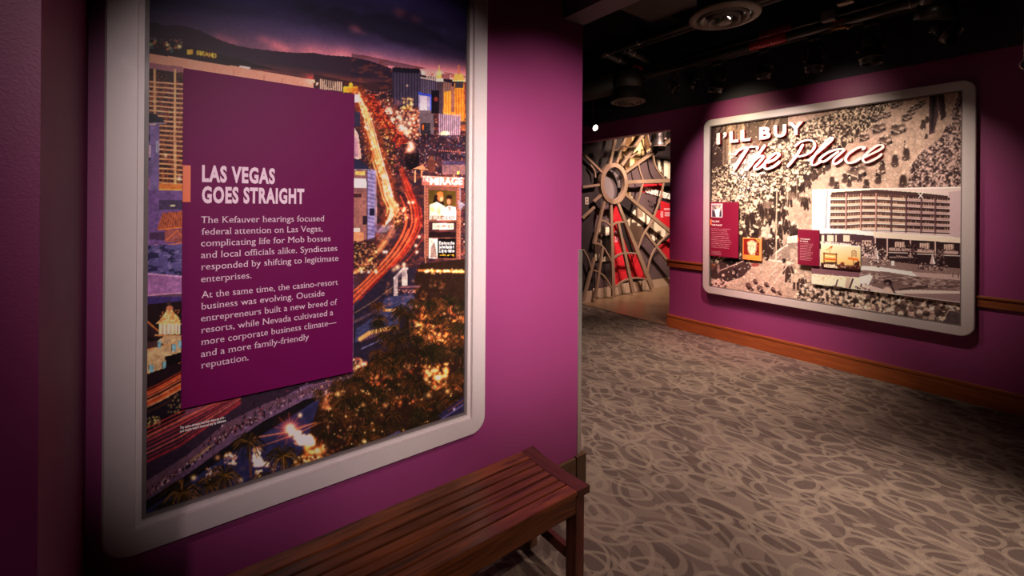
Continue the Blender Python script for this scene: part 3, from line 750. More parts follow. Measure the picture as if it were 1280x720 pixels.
c.poly([(548, 142), (576, 146), (574, 175), (548, 171)], (96, 74, 96)); [c.line([(549.5 + i * 2.55, 143), (549.5 + i * 2.5, 171)], 1.2, (186, 150, 164), .95) for i in range(11)]
c.blob(556, 167, 7, 4, (236, 220, 180)); c.line([(576, 156), (590, 138)], 1.2, (70, 50, 50)); c.blob(582, 160, 8, 5, (220, 110, 50), .5)
c.rect(520, 169, 592, 200, (32, 22, 36), .75)
for i in range(140): c.glow(520 + rng.random() * 70, 170 + rng.random() * 40, .7, random.choice([(255, 170, 90), (240, 220, 180), (220, 80, 60), (120, 150, 200)]), .5)
for i in range(16): c.glow(549 + i * 2.6, 188 + i * .2, .7, (255, 120, 80), .8)
for i in range(30):
    x = 502 + rng.random() * 14; y = 122 + rng.random() * 14; c.glow(x, y, 1.3, (255, 170, 50), .6)
for gx, gy, gr in ((486, 139, 4.5), (481, 141, 3), (500, 146, 3.5), (502, 158, 5), (497, 164, 4), (508, 165, 4.5), (490, 150, 3), (512, 154, 3), (513, 180, 3.6), (515, 185, 3.6), (511, 188, 3)): c.glow(gx, gy, gr, (255, 200, 150), .85)
for i in range(160): c.glow(482 + rng.random() * 42, 136 + rng.random() * 40, .8 + .8 * rng.random(), random.choice([(255, 190, 140), (255, 120, 60)]), .55)
# red tail-light river, upper
c.poly([(455, 118), (470, 122), (495, 160), (512, 176), (500, 184), (482, 170), (468, 145)], (120, 28, 24), .8)
for i in range(320):
    u = rng.random(); x = 458 + 45 * u + rng.normal() * 5; y = 120 + 60 * u + rng.normal() * 4; c.blob(x, y, 1.6, 1.1, random.choice([(206, 50, 34), (240, 90, 50), (90, 24, 22), (40, 20, 24)]), .8)
for i in range(140): c.blob(460 + rng.random() * 32, 160 + rng.random() * 48, 2.2, 1.8, random.choice([(30, 24, 26), (44, 36, 26), (60, 30, 24)]), .7)
for i in range(160): c.glow(456 + rng.random() * 36, 150 + rng.random() * 62, .9, (255, 170, 70), .5)
# white head-light river
spine = catmull([(447, 118), (455, 138), (462, 160), (468, 182), (473, 200), (480, 222), (486, 246), (492, 262), (486, 280), (476, 300)], 8)
sp_ = [(a, b) for a, b in spine]
c.line(sp_, 19, (176, 64, 28), .65, 9)
for i in range(80):
    j0 = rng.integers(0, len(sp_) - 12); n_ = rng.integers(6, 30); o_ = rng.normal() * (2 + 3 * (j0 / len(sp_)))
    seg = [(a + o_, b) for a, b in sp_[j0:j0 + n_]]
    c.line(seg, .7 + rng.random() * 1.3, random.choice([(255, 190, 120), (255, 150, 80), (255, 225, 190), (255, 120, 60)]), .8, .8)
for i in range(90):
    j0 = rng.integers(0, len(sp_)); a, b = sp_[j0]; c.glow(a + rng.normal() * 4, b + rng.normal() * 3, 1.4, (255, 190, 130), .6)
c.rect(443, 118, 449, 128, (230, 210, 216)); c.rect(443, 140, 450, 158, (44, 36, 60)); c.poly([(443, 160), (448, 168), (452, 198), (443, 200)], (214, 160, 150)); c.poly([(443, 170), (446, 172), (448, 196), (443, 196)], (180, 130, 150))
c.poly([(442, 197), (452, 202), (464, 212), (442, 212)], (34, 34, 58)); c.line([(442, 212), (466, 212)], 1.0, (160, 150, 160))
c.rect(442, 212, 459, 240, (130, 84, 84)); c.rect(442, 223, 458, 235, (246, 226, 232)); c.rect(444, 214, 456, 219, (236, 170, 90)); c.rect(459, 213, 469, 300, (150, 138, 190)); [c.line([(460, 217 + i * 5), (468, 219 + i * 5)], .9, (70, 50, 90), .9) for i in range(16)]
c.rect(442, 240, 459, 300, (150, 96, 88)); c.rect(442, 242, 452, 247, (60, 30, 34)); c.rect(453, 270, 459, 281, (44, 30, 40)); c.rect(462, 260, 468, 270, (30, 26, 50)); c.line([(459, 213), (459, 300)], .9, (60, 40, 60)); c.rect(469, 213, 471, 290, (220, 180, 190), .6)
c.poly([(442, 288), (455, 291), (455, 302), (442, 304)], (236, 130, 90)); c.rect(442, 285, 450, 290, (250, 200, 180))
# forecourt and boulevard bend
c.poly([(442, 304), (470, 296), (500, 262), (520, 262), (528, 300), (500, 330), (442, 390)], (60, 34, 40), .8)
for q in range(44):
    o_ = rng.normal() * 5.6
    pts = catmull([(500 + o_ * .5, 205), (509 + o_, 232), (519 + o_, 258), (520 + o_, 282), (506 + o_, 310), (484 + o_, 336), (462 + o_, 358), (438, 384 + o_ * 1.4)], 6)
    a_ = rng.integers(0, 20); pts = [(p, q2) for p, q2 in pts][a_:a_ + rng.integers(14, 40)]
    if len(pts) > 2: c.line(pts, .8 + rng.random() * 1.8, random.choice([(190, 50, 34), (150, 36, 30), (226, 96, 56), (100, 28, 30), (206, 70, 44), (80, 24, 30)]), .85, .9)
for q in range(22):
    o_ = rng.normal() * 2.4
    c.line([(a + o_, b) for a, b in catmull([(486, 246), (496, 268), (488, 292), (474, 312), (458, 330), (442, 342)], 6)], .9, random.choice([(255, 190, 130), (240, 120, 70), (255, 150, 90), (190, 100, 60)]), .55, .9)
for q in range(14):
    o_ = q * 1.0; c.line([(470 + o_, 290), (478 + o_, 282)], .8, (230, 220, 230), .5); 
c.blob(472, 287, 9, 8, (96, 80, 130), .5); c.blob(489, 290, 12, 16, (60, 44, 70), .35)
for i in range(60): c.blob(494 + rng.random() * 8, 268 + rng.random() * 18, 1.6, 1.6, random.choice([(30, 26, 22), (70, 40, 24)]), .8)
for i in range(40): c.glow(496 + rng.random() * 14, 258 + rng.random() * 20, 1.2, (255, 120, 70), .6)
for gx, gy in ((511, 253), (516, 253), (480, 315), (483, 315), (520, 307), (521, 315), (470, 340), (452, 340), (461, 340), (466, 371), (505, 330), (524, 296)): c.glow(gx, gy, 1.8, (255, 220, 170), .95)
c.line([(484, 318), (484, 345)], .8, (150, 100, 70), .8)
for i in range(220):
    x = 443 + rng.random() * 28; y = 304 + rng.random() * 36; c.glow(x, y, .9, random.choice([(240, 130, 40), (250, 180, 90)]), .45 * rng.random() + .2)
for i in range(100): c.blob(443 + rng.random() * 30, 302 + rng.random() * 34, 2.2, 1.6, random.choice([(30, 22, 28), (54, 34, 26)]), .6)
# the tower block and cabana beside the big sign
c.poly([(505, 192), (524, 192), (524, 212), (508, 212)], (18, 12, 18)); c.rect(500, 180, 506, 208, (44, 26, 34)); c.rect(535, 200, 544, 216, (90, 46, 40)); c.poly([(535, 200), (539.5, 194), (544, 200)], (110, 60, 50)); c.poly([(516, 211), (528, 206), (536, 213)], (220, 130, 90)); c.rect(518, 213, 520, 228, (220, 140, 100)); c.rect(526, 213, 528, 222, (200, 120, 80))
c.rect(553, 205, 584, 218, (120, 84, 86)); c.rect(552, 201, 586, 206, (60, 48, 76)); c.rect(571, 214, 574, 218, (240, 200, 90)); c.line([(556, 193), (556, 218)], .9, (70, 54, 80)); c.line([(562, 193), (562, 218)], .9, (70, 54, 80)); c.line([(532, 190), (532, 216)], .9, (80, 60, 80)); c.rect(583, 192, 590, 240, (50, 34, 50), .8)
hot = [(443, 112), (470, 112), (520, 136), (528, 176), (512, 214), (528, 262), (528, 330), (500, 332), (443, 400)]
kk = (slice(0, c.nz), slice(0, c.nu)); v = c.noise(kk, 2.2, 71) * .5 + c.noise(kk, 5, 72) * .5
hm = c.mask(hot) * (c.X > 470) * np.clip((v - .45) * 3, 0, 1); c.C += (hm * .22)[..., None] * np.array((230, 100, 50)) / 255
hm = c.mask([(590, 150), (590, 345), (524, 345), (524, 180)]) * np.clip((v - .5) * 3, 0, 1); c.C += (hm * .14)[..., None] * np.array((210, 90, 60)) / 255
# big roadside sign
def letters(s_, x0, x1, yb, h, colr, bold=.03, serif=True, glow=0):
    V, Fc = glyphs(s_, bold, serif); mn = min(v[0] for v in V); mx = max(v[0] for v in V)
    T = [(x0 + (x - mn) / (mx - mn) * (x1 - x0), yb - y / .682 * h) for x, y in V]
    if glow: c.line([(x0, yb - h / 2), (x1, yb - h / 2)], h * 1.5, glow, .5, 3)
    for f in Fc: c.poly([T[i] for i in f], colr, .95)
c.poly([(527, 220), (580, 223), (580, 235), (527, 231)], (176, 96, 84)); c.line([(527, 220), (580, 223)], 1.2, (220, 150, 130))
letters('THE', 528, 537, 227, 6, (255, 226, 190)); letters('MIRAGE', 537.5, 578.5, 230.5, 8.2, (255, 236, 206), .05)
c.glow(540, 226, 6, (200, 70, 30), .35); c.glow(556, 227, 7, (200, 70, 30), .35); c.glow(572, 228, 6, (200, 70, 30), .35)
c.poly([(531, 231), (575, 234), (575, 326), (531, 322)], (122, 70, 58)); c.line([(531, 232), (531, 322)], 1.4, (180, 110, 90)); c.line([(575, 234), (575, 326)], 1.4, (180, 110, 90))
for i in range(24):
    for x in (534, 572.6): c.glow(x, 236 + i * 3.6, .8, (255, 120, 60), .5)
c.poly([(536, 237), (570, 239), (570, 276), (536, 275)], (70, 54, 20), 1, (120, 80, 30))
c.poly([(543, 244), (552, 244), (556, 258), (540, 258)], (30, 16, 14)); c.blob(550.5, 247, 4.6, 6, (206, 110, 60)); c.blob(550, 242, 5, 3.2, (196, 110, 50)); c.blob(552, 249, 2.6, 3.4, (240, 170, 120)); c.poly([(537, 256), (546, 252), (556, 258), (556, 275), (537, 275)], (246, 222, 176)); c.blob(540, 262, 3, 4, (210, 160, 90), .6); c.blob(549, 264, 2, 6, (220, 170, 110), .6)
c.blob(561.5, 251, 4.2, 6.4, (120, 60, 40)); c.blob(561.5, 246.5, 4.4, 3.2, (34, 16, 14)); c.blob(561, 252, 2.8, 4, (220, 140, 96)); c.poly([(554, 261), (561, 257), (570, 259), (570, 275), (553, 275)], (250, 236, 214)); c.poly([(560, 258), (563, 258), (562.5, 266)], (190, 110, 80))
letters('SIEGFRIED & ROY', 538, 569, 274.5, 4.5, (120, 70, 40), .02, False)
c.rect(536, 277, 570, 290, (60, 30, 34)); c.rect(541, 279, 567, 287, (255, 196, 168)); c.glow(554, 283, 8, (220, 60, 40), .3); letters('NOW APPEARING', 543, 565, 284.5, 2.8, (190, 60, 40), .01, False); c.rect(536, 290, 570, 297, (30, 16, 18))
c.rect(536, 298, 547, 323, (228, 206, 190)); c.poly([(538, 322), (539, 308), (543, 302), (545, 312), (546, 322)], (150, 120, 110)); c.rect(547, 298, 570, 323, (14, 8, 12))
for i, s_ in enumerate(('Explore the', 'Secret Garden &', 'Dolphin Habitat')): letters(s_, 549, 568, 305.5 + i * 4.9, 3.6, (246, 236, 226), .04, False)
letters('fun adventure daily', 549, 568, 319.8, 2.2, (255, 170, 40), .02, False); c.line([(532, 322), (532, 345)], 1.5, (180, 110, 80)); c.line([(575, 234), (576, 262)], 1.6, (110, 120, 150), .6); c.poly([(572, 250), (582, 256), (574, 262)], (150, 140, 160), .8); c.line([(584, 280), (584, 300)], 1.4, (210, 180, 150)); c.line([(580, 280), (588, 280)], 1.4, (210, 180, 150)); c.line([(580, 302), (588, 304)], 1.6, (200, 170, 140))
for i in range(120): c.glow(576 + rng.random() * 13, 240 + rng.random() * 100, .8, random.choice([(255, 150, 60), (240, 200, 140), (190, 60, 40)]), .35)
# foliage in front of the strip
c.poly([(526, 330), (592, 322), (592, 600), (330, 660), (300, 660), (380, 560), (400, 500), (442, 470), (442, 420), (500, 380), (514, 350)], (40, 24, 18))
c.line([(524, 338), (590, 340)], 3.0, (255, 150, 70), .8, 2); [c.glow(530 + rng.random() * 58, 339 + rng.normal() * 1.4, 1.3, (255, 190, 110), .6) for _ in range(40)]
# lagoon, bridge, pillars
c.poly([(442, 384), (490, 334), (520, 334), (514, 390), (490, 430), (442, 470)], (40, 30, 44))
c.poly([(482, 372), (516, 366), (520, 380), (500, 404), (470, 420), (444, 428), (444, 412), (470, 394)], (58, 58, 92)); c.line([(442, 392), (468, 376), (492, 358)], 1.2, (150, 110, 80), .7); c.line([(444, 402), (486, 380)], 3.4, (90, 66, 74), .8)
kk = c.sl(444, 366, 518, 430); c.put(kk, (c.noise(kk, 3, 41, 3, .6) > .6) * .35, (30, 28, 56))
c.line([(480, 388), (504, 387)], 3.0, (255, 170, 90), .9, 1.5); c.line([(450, 424), (462, 416), (478, 412), (496, 409)], 5.0, (255, 178, 96), .95, 2); [c.line([(452 + i * 3.2, 427 - i * 1.2), (453 + i * 3.2, 421 - i * 1.2)], .8, (190, 90, 50), .7) for i in range(14)]
c.line([(452, 436), (474, 426), (492, 420)], 1.4, (120, 120, 170), .8)
c.rect(492, 346, 497, 370, (170, 150, 150)); c.rect(502, 336, 509, 357, (190, 170, 165)); c.line([(493, 348), (504, 336), (509, 336)], 3, (196, 176, 170)); c.line([(497, 345), (505, 342)], 6, (120, 100, 110), .5); c.line([(500, 359), (524, 358)], 2.4, (110, 70, 80)); [c.glow(494 + rng.random() * 26, 362 + rng.random() * 4, .8, (240, 140, 100), .6) for _ in range(26)]
c.glow(497, 334, 3, (255, 200, 140), .9); c.glow(505, 333, 2.5, (255, 200, 140), .7); c.glow(492, 337, 2.5, (255, 180, 110), .7)
# glowing patches among the palms
def glows(n, x0, x1, y0, y1, r0, r1, a=.6, cl_=((255, 128, 48), (255, 165, 88), (235, 88, 36))):
    for i in range(n): c.glow(x0 + (x1 - x0) * rng.random(), y0 + (y1 - y0) * rng.random(), r0 + (r1 - r0) * rng.random(), random.choice(cl_), a * (.4 + .6 * rng.random()))
glows(260, 512, 582, 382, 432, .8, 2.4, .6); glows(90, 515, 560, 405, 430, 1.0, 2.6, .7)
glows(110, 530, 560, 455, 492, .9, 2.8, .8); glows(50, 442, 458, 448, 470, 1., 2.4, .8); glows(190, 462, 520, 455, 510, .9, 2.5, .6)
glows(240, 400, 480, 470, 600, .8, 2.2, .42); glows(150, 520, 584, 430, 530, .9, 2.4, .45); glows(110, 478, 560, 350, 400, .8, 2, .3)
glows(60, 380, 405, 548, 590, 2, 4.5, .7); glows(30, 404, 430, 430 + 60, 520, 2, 5, .55, ((200, 110, 60),))
# fire basin in the lagoon
c.line([(313, 548), (360, 540), (395, 528)], 1.4, (255, 140, 80), .8, 2); c.line([(320, 560), (372, 542), (400, 528)], 1.2, (240, 120, 80), .7, 2)
for a0, a1, b0, b1, n_, r_ in ((362, 376, 538, 546, 30, 3.4), (368, 392, 544, 556, 70, 4.0), (316, 326, 560, 582, 60, 3.2), (318, 336, 576, 583, 40, 3.2), (280, 296, 566, 580, 34, 2.6), (258, 280, 584, 600, 40, 2.2), (318, 328, 588, 596, 24, 2.4), (366, 400, 570, 584, 60, 2.4), (340, 400, 580, 600, 40, 1.8)):
    glows(int(n_ * 1.6), a0, a1, b0, b1, r_ * .3, r_ * .62, .7, ((255, 170, 80), (255, 140, 60), (255, 205, 140)))
for k_ in range(18):
    an = k_ * math.pi / 9 + .1; L_ = 20 if k_ % 2 else 12
    c.line([(362.5, 536), (362.5 + L_ * math.cos(an), 536 + L_ * math.sin(an))], .9, (220, 80, 50), .55, 1.0)
c.glow(362.5, 536, 5.5, (255, 190, 120), 1.2); c.glow(362.5, 536, 12, (220, 70, 40), .5)
for gx, gy, r_ in ((242, 597, 3), (272, 572, 2.6), (375, 519, 2.6), (372, 588, 3.4), (301, 600, 2.4)): c.glow(gx, gy, r_, (255, 190, 100), 1.0)
c.blob(272, 571, 8, 6, (60, 30, 30), .35); c.blob(304, 586, 5, 3, (60, 50, 70), .8)
def palm(x, y, r, dk=(24, 20, 14), lt=(150, 84, 34), n=17, trunk=1.4, warm=.5):
    n = int(n * 2.0); lt = tuple(v * .72 for v in lt)
    if trunk: c.line([(x, y), (x + rng.normal() * r * .08, y + r * trunk)], max(1.2, r * .12), (92, 50, 34) if rng.random() < warm else (40, 26, 22), .85, 1)
    c.blob(x, y + r * .12, r * .55, r * .42, dk, .8, soft=.8)
    for k_ in range(n):
        an = 2 * math.pi * k_ / n + rng.normal() * .12; rr = r * (.8 + .3 * rng.random())
        ex, ey = x + rr * math.cos(an), y + rr * .72 * math.sin(an) + r * .30
        mx_, my_ = x + rr * .55 * math.cos(an), y + rr * .55 * math.sin(an) * .8 - r * .10
        w_ = rng.random() ** 2.2 if math.sin(an) > -.2 else rng.random() ** 4
        cc = tuple(dk[i] * (1 - w_) + lt[i] * w_ for i in range(3))
        c.line([(x, y), (mx_, my_), (ex, ey)], max(.8, r * .05), cc, .9, .9)
pal = []
for i in range(105):
    x = 398 + rng.random() * 186; lo = 446 if x < 470 else 372
    hi_ = 655 - (x - 280) * .40
    y = lo + rng.random() * max(5, hi_ - lo - 24)
    if 520 < x < 566 and 448 < y < 478: continue
    pal.append((y, x, 9 + rng.random() * 7))
for y, x, r_ in sorted(pal):
    w_ = rng.random()
    palm(x, y, r_, (26, 22, 14) if w_ > .4 else (54, 32, 18), (176, 96, 42) if w_ < .5 else (92, 66, 30), 15, 1.1, .5)
for x, y, r_ in ((500, 392, 13), (512, 394, 14), (497, 424, 15), (474, 450, 15), (456, 508, 15), (432, 498, 16), (520, 480, 16), (552, 400, 13), (572, 442, 13), (508, 446, 13), (410, 520, 15), (445, 560, 16), (480, 535, 15), (420, 585, 15), (540, 530, 15), (566, 500, 14), (576, 516, 12), (500, 560, 14)):
    palm(x, y, r_, (24, 20, 14), (130, 74, 32), 17, 1.5, .8)
glows(60, 404, 580, 480, 560, .7, 1.6, .9, ((255, 190, 110),)); glows(12, 404, 570, 480, 590, 2, 3, .9, ((255, 180, 100),))
for x, y, r_, t_ in ((311, 552, 17, 2.6), (228, 616, 22, .9), (262, 606, 16, .8), (280, 594, 18, 1.4), (354, 570, 19, 1.7), (330, 600, 15, 1.0), (214, 640, 20, .4), (250, 632, 18, .5), (300, 618, 12, .8), (380, 598, 12, .8)):
    palm(x, y, r_ * 1.3, (26, 20, 12), (206, 134, 54), 21, t_ * .8, .7)
# blue road lower right
c.poly([(546, 520), (588, 490), (590, 526), (560, 540)], (40, 34, 62)); c.line([(552, 524), (588, 500)], 1.6, (88, 76, 120)); c.line([(560, 514), (588, 494)], 1.0, (120, 60, 50)); c.rect(566, 510, 569, 513, (150, 130, 180)); c.poly([(484, 545), (500, 538), (500, 544), (486, 550)], (70, 60, 96))
for x, y in ((540, 520), (566, 530), (520, 535)): palm(x, y, 13, (24, 20, 14), (70, 50, 26), 15, .8, .2)
# fine print grain
mot = c.noise(full, 1.8, 81) * .5 + c.noise(full, 4.2, 82) * .5
low_ = np.clip((c.Y - 90) / 40, .25, 1)
c.C *= (1 + low_ * .42 * (mot - .5))[..., None]
c.C += (np.clip(c.C.mean(-1) - .55, 0, 1) * .25)[..., None] * np.array((1, .75, .5))
kk = full; c.C *= (1 + .10 * (rng.random(c.X.shape) - .5))[..., None]
c.build('photo_print', M['print_gloss'], mur, gain=G1)
# caption printed on the photograph
st = ([], [])
fp = lambda a, z: frL(a, z, .0115)
def cap_line(s_, x0, y0, x1, y1, h, st=st):
    p, q = onY(x0, y0, WY - .0115), onY(x1, y1, WY - .0115)
    text_geo(st, s_, fp, p[0], q[0], p[1], h, .03)
cap_line('The casino pioneers had their share say of it -', 225, 536.5, 281.5, 522.5, .0075)
cap_line('and maybe wasn\'t honored any by believers.', 225, 540.8, 283, 526, .0075)
text_obj('caption', st, M['white'], mur)

# the purple text panel standing off the photograph
FS = WY - .036
pa, pb = onY(229.2, 85, FS), onY(440.8, 464.8, FS)
sx0, sz1, sx1, sz0 = pa[0], pa[1], pb[0], pb[1]
sgn = empty('text_panel', ((sx0 + sx1) / 2, WY - .03, (sz0 + sz1) / 2), 'purple text panel with pale lettering mounted over the night city photograph', 'sign')
add('panel', nb(sx0, sx1, FS, FS + .010, sz0, sz1), M['sign_purple'], sgn)
for x in (sx0 + .08, sx1 - .08):
    for z in (sz0 + .12, sz1 - .12): add('standoff', tube(bmesh.new(), (x, WY - .012, z), (x, FS + .009, z), .012), M['black_metal'], sgn)
ta, tb = onY(229, 206.5, FS), onY(238, 252.5, FS)
add('orange_tab', nb(sx0 + .0005, tb[0], FS - .0012, FS + .001, tb[1], ta[1]), M['orange'], sgn)
fs = lambda a, z: Vector((a, FS - .0014, z))
st = ([], [])
for s_, x0, y0, x1, y1, cp in (('LAS VEGAS', 252.5, 226.3, 343.6, 229, .0465), ('GOES STRAIGHT', 252.3, 252.9, 380.2, 253.5, .0465)):
    p, q = onY(x0, y0, FS), onY(x1, y1, FS); text_geo(st, s_, fs, p[0], q[0], p[1], cp, .042, False, 1.12)
text_obj('heading', st, M['letter'], sgn)
st = ([], [])
for s_, y0, x1 in (('The Kefauver hearings focused', 278.9, 405.2), ('federal attention on Las Vegas,', 293.6, 403), ('complicating life for Mob bosses', 308.1, 413), ('and local officials alike. Syndicates', 322.8, 421.5), ('responded by shifting to legitimate', 337.5, 423), ('enterprises.', 352.8, 314.6),
                   ('At the same time, the casino-resort', 372.7, 422.7), ('business was evolving. Outside', 387, 406), ('entrepreneurs built a new breed of', 402, 421.7), ('resorts, while Nevada cultivated a', 416.6, 417), ('more corporate business climate\u2014', 431.4, 421), ('and a more family-friendly', 446.4, 387), ('reputation.', 460.5, 311.6)):
    p, q = onY(251.3, y0, FS), onY(x1, 300, FS); text_geo(st, s_, fs, p[0], q[0], p[1], .0205, -.004, True, 1.0)
text_obj('paragraph', st, M['letter'], sgn)

# ------------------------------------------------------------------ the wide framed mural on the far wall
FD = .068
frm = empty('framed_mural', (WX, 1.65, 1.5), 'wide silver-framed sepia parade photograph with red-edged headline on the far purple wall', 'framed picture')
add('frame', frame_mesh(frF, .564, 2.740, .514, 2.485, .073, .085, FD), M['silver'], frm)
add('inner_trim', rect_ring(frF, .637, 2.667, .587, 2.412, .008, 0, FD - .012), M['mat_trim'], frm)
T2 = .030
c = Canvas('X', WX - T2, 2.660, .644, .594, 2.405, .0048)
full = (slice(0, c.nz), slice(0, c.nu)); X, Y = c.X, c.Y
c.C[:] = np.array((176, 148, 132)) / 255
c.C += (.06 * (nse2 := c.noise(full, 14, 2)) - .03)[..., None]
def speck(poly, n, cols, r0, r1, a=.9, tall=1.0):
    xs = [p[0] for p in poly]; ys = [p[1] for p in poly]; k_ = 0
    while k_ < n:
        x = min(xs) + rng.random() * (max(xs) - min(xs)); y = min(ys) + rng.random() * (max(ys) - min(ys)); ins = False
        for i in range(len(poly)):
            (xa, ya), (xb, yb) = poly[i], poly[(i + 1) % len(poly)]
            if (ya > y) != (yb > y) and x < (xb - xa) * (y - ya) / (yb - ya) + xa: ins = not ins
        k_ += 1
        if not ins: continue
        r_ = r0 + (r1 - r0) * rng.random()
        c.blob(x, y, r_, r_ * tall, random.choice(cols), a)
DKS = [(44, 30, 26), (66, 48, 42), (30, 20, 20), (90, 68, 58)]
LTS = [(228, 208, 186), (206, 184, 162), (244, 228, 210), (186, 160, 140), (160, 134, 116)]
# buildings and trees, upper left
c.poly([(884, 150), (985, 136), (985, 168), (960, 190), (940, 215), (884, 230)], (92, 70, 58))
c.poly([(884, 150), (905, 150), (903, 235), (884, 240)], (58, 42, 40)); c.poly([(908, 152), (931, 150), (932, 190), (908, 200)], (150, 122, 98), 1, (120, 96, 80)); c.poly([(933, 150), (985, 140), (985, 160), (936, 176)], (84, 66, 54))
for x, w_, cc in ((890, 5, (50, 36, 34)), (913, 3, (190, 160, 130)), (921, 2, (88, 66, 56)), (929, 3, (200, 172, 140)), (936, 2, (70, 52, 46)), (965, 2, (120, 96, 80)), (905, 2, (120, 96, 84))):
    c.line([(x, 150), (x - 1, 205)], w_, cc, .8)
for i in range(30):
    x = 890 + rng.random() * 90; y = 146 + rng.random() * 40; L_ = 10 + rng.random() * 24
    c.line([(x, y), (x + L_ * .5, y - L_ * .8)], .6, (220, 196, 168), .6)
speck([(886, 150), (960, 140), (950, 200), (886, 230)], 260, [(60, 44, 40), (110, 84, 70), (170, 140, 116), (230, 206, 180)], .5, 1.1, .8)
c.poly([(900, 208), (912, 206), (916, 226), (900, 232)], (24, 16, 16)); c.blob(905, 222, 5, 9, (20, 14, 14))
# the packed pavement crowd
crowd = [(886, 214), (930, 196), (960, 180), (985, 158), (1012, 150), (1112, 118), (1116, 126), (1094, 156), (1068, 176), (1050, 188), (1030, 214), (1012, 232), (990, 246), (966, 270), (946, 300), (926, 338), (888, 330)]
c.grainy(crowd, (46, 32, 28), (214, 190, 164), 2.0, .36, .66); speck(crowd, 1500, DKS, .5, 1.3, .8, 1.5); speck(crowd, 2400, LTS, .35, .75, .85)
c.blob(930, 200, 26, 30, (226, 232, 240), .28, soft=.9); speck([(908, 186), (950, 182), (960, 240), (920, 250)], 300, [(240, 244, 250)], .5, 1.1, .7)
edge = catmull([(1112, 124), (1090, 152), (1062, 178), (1044, 192), (1026, 214), (1008, 230), (990, 244), (966, 268), (948, 296), (926, 336)], 12)
for i in range(190):
    j = rng.integers(0, len(edge)); x, y = edge[j]; s_ = .5 + 1.0 * (y - 120) / 200
    x += rng.normal() * 5 * s_ - 4 * s_; y += rng.normal() * 3 * s_ - 2
    c.blob(x, y, 1.5 * s_ + .5, 4.6 * s_ + 1, random.choice([(46, 32, 28), (32, 22, 22), (70, 52, 44)]), .85); c.blob(x, y - 5.5 * s_, 1.1 * s_ + .3, 1.2 * s_ + .3, (226, 204, 180), .8)
# figures on the road edge and in front
def figure(x, y, h, dark=(44, 30, 28), coat=None):
    c.blob(x, y - h * .42, h * .17, h * .42, coat or dark, .95); c.line([(x - h * .08, y - h * .3), (x - h * .10, y)], h * .11, dark); c.line([(x + h * .08, y - h * .3), (x + h * .10, y)], h * .11, dark)
    c.line([(x - h * .16, y - h * .7), (x - h * .22, y - h * .4)], h * .09, coat or dark); c.line([(x + h * .16, y - h * .7), (x + h * .24, y - h * .42)], h * .09, coat or dark)
    c.blob(x, y - h * .90, h * .09, h * .10, (214, 190, 166))
for x, y, h, ct in ((934, 284, 22, None), (941, 280, 20, None), (952, 270, 20, None), (960, 268, 22, (120, 96, 84)), (970, 252, 17, (40, 28, 26)), (978, 244, 15, None), (987, 258, 24, (110, 88, 78)), (966, 276, 20, None), (973, 282, 22, None), (981, 276, 18, None), (983, 292, 22, None), (992, 296, 20, None), (975, 300, 24, None), (967, 306, 20, None), (1008, 262, 20, None), (1003, 258, 16, (70, 54, 48)), (990, 300, 22, (60, 46, 44)), (997, 300, 18, None), (955, 324, 34, None), (963, 322, 30, None), (972, 320, 26, None), (930, 306, 26, None), (926, 318, 30, (58, 44, 40)), (1006, 310, 22, (230, 216, 204)), (1004, 240, 16, None), (1012, 236, 12, None)):
    figure(x, y, h, (44, 30, 28), ct)
# right-hand crowd
cr2 = [(1203, 112), (1196, 124), (1186, 150), (1176, 172), (1160, 184), (1150, 192), (1138, 208), (1134, 236), (1203, 236)]
c.grainy(cr2, (50, 36, 38), (196, 166, 156), 2.6, .38, .68, 1, 3); speck(cr2, 260, [(60, 42, 42), (48, 34, 36)], .9, 1.8, .85, 1.3); speck(cr2, 420, [(190, 160, 150), (216, 188, 176), (160, 132, 126)], .6, 1.4, .85)
c.line([(1203, 160), (1150, 212)], .8, (210, 186, 176), .8)
# vehicles and motor cycles
def car(x, y, s_, a_=-.35):
    c.blob(x + s_ * .05, y + s_ * .24, s_ * .62, s_ * .20, (58, 42, 38), .9, a_, .5); c.blob(x, y, s_ * .56, s_ * .26, (96, 76, 68), .95, a_, .3); c.blob(x - s_ * .1, y - s_ * .14, s_ * .30, s_ * .17, (60, 44, 42), .95, a_)
    c.blob(x + s_ * .24, y + s_ * .02, s_ * .18, s_ * .09, (196, 172, 156), .85, a_); c.line([(x - s_ * .42, y + s_ * .1), (x + s_ * .1, y + s_ * .26)], max(.8, s_ * .05), (220, 200, 184), .8); c.blob(x - s_ * .3, y + s_ * .25, s_ * .1, s_ * .12, (28, 20, 20)); c.blob(x + s_ * .4, y + s_ * .14, s_ * .09, s_ * .12, (28, 20, 20))
    for q in range(4): c.blob(x - s_ * .22 + q * s_ * .12, y - s_ * .22 - (q % 2), s_ * .05 + .4, s_ * .07 + .4, (220, 196, 176), .8)
def moto(x, y, s_): c.blob(x, y, s_ * .28, s_ * .5, (50, 36, 34), .95); c.blob(x - .5, y + s_ * .3, s_ * .34, s_ * .26, (70, 52, 48), .9); c.blob(x, y - s_ * .5, s_ * .13, s_ * .15, (206, 180, 160))
for x, y, s_ in ((1118, 131, 11), (1124, 129, 8), (1133, 146, 14), (1138, 140, 12), (1147, 132, 11), (1141, 135, 9), (1152, 128, 10), (1096, 146, 13), (1108, 143, 12), (1098, 159, 19), (1122, 160, 22), (1106, 175, 20), (1070, 214, 28), (1100, 214, 14), (1080, 171, 14)): car(x, y, s_)
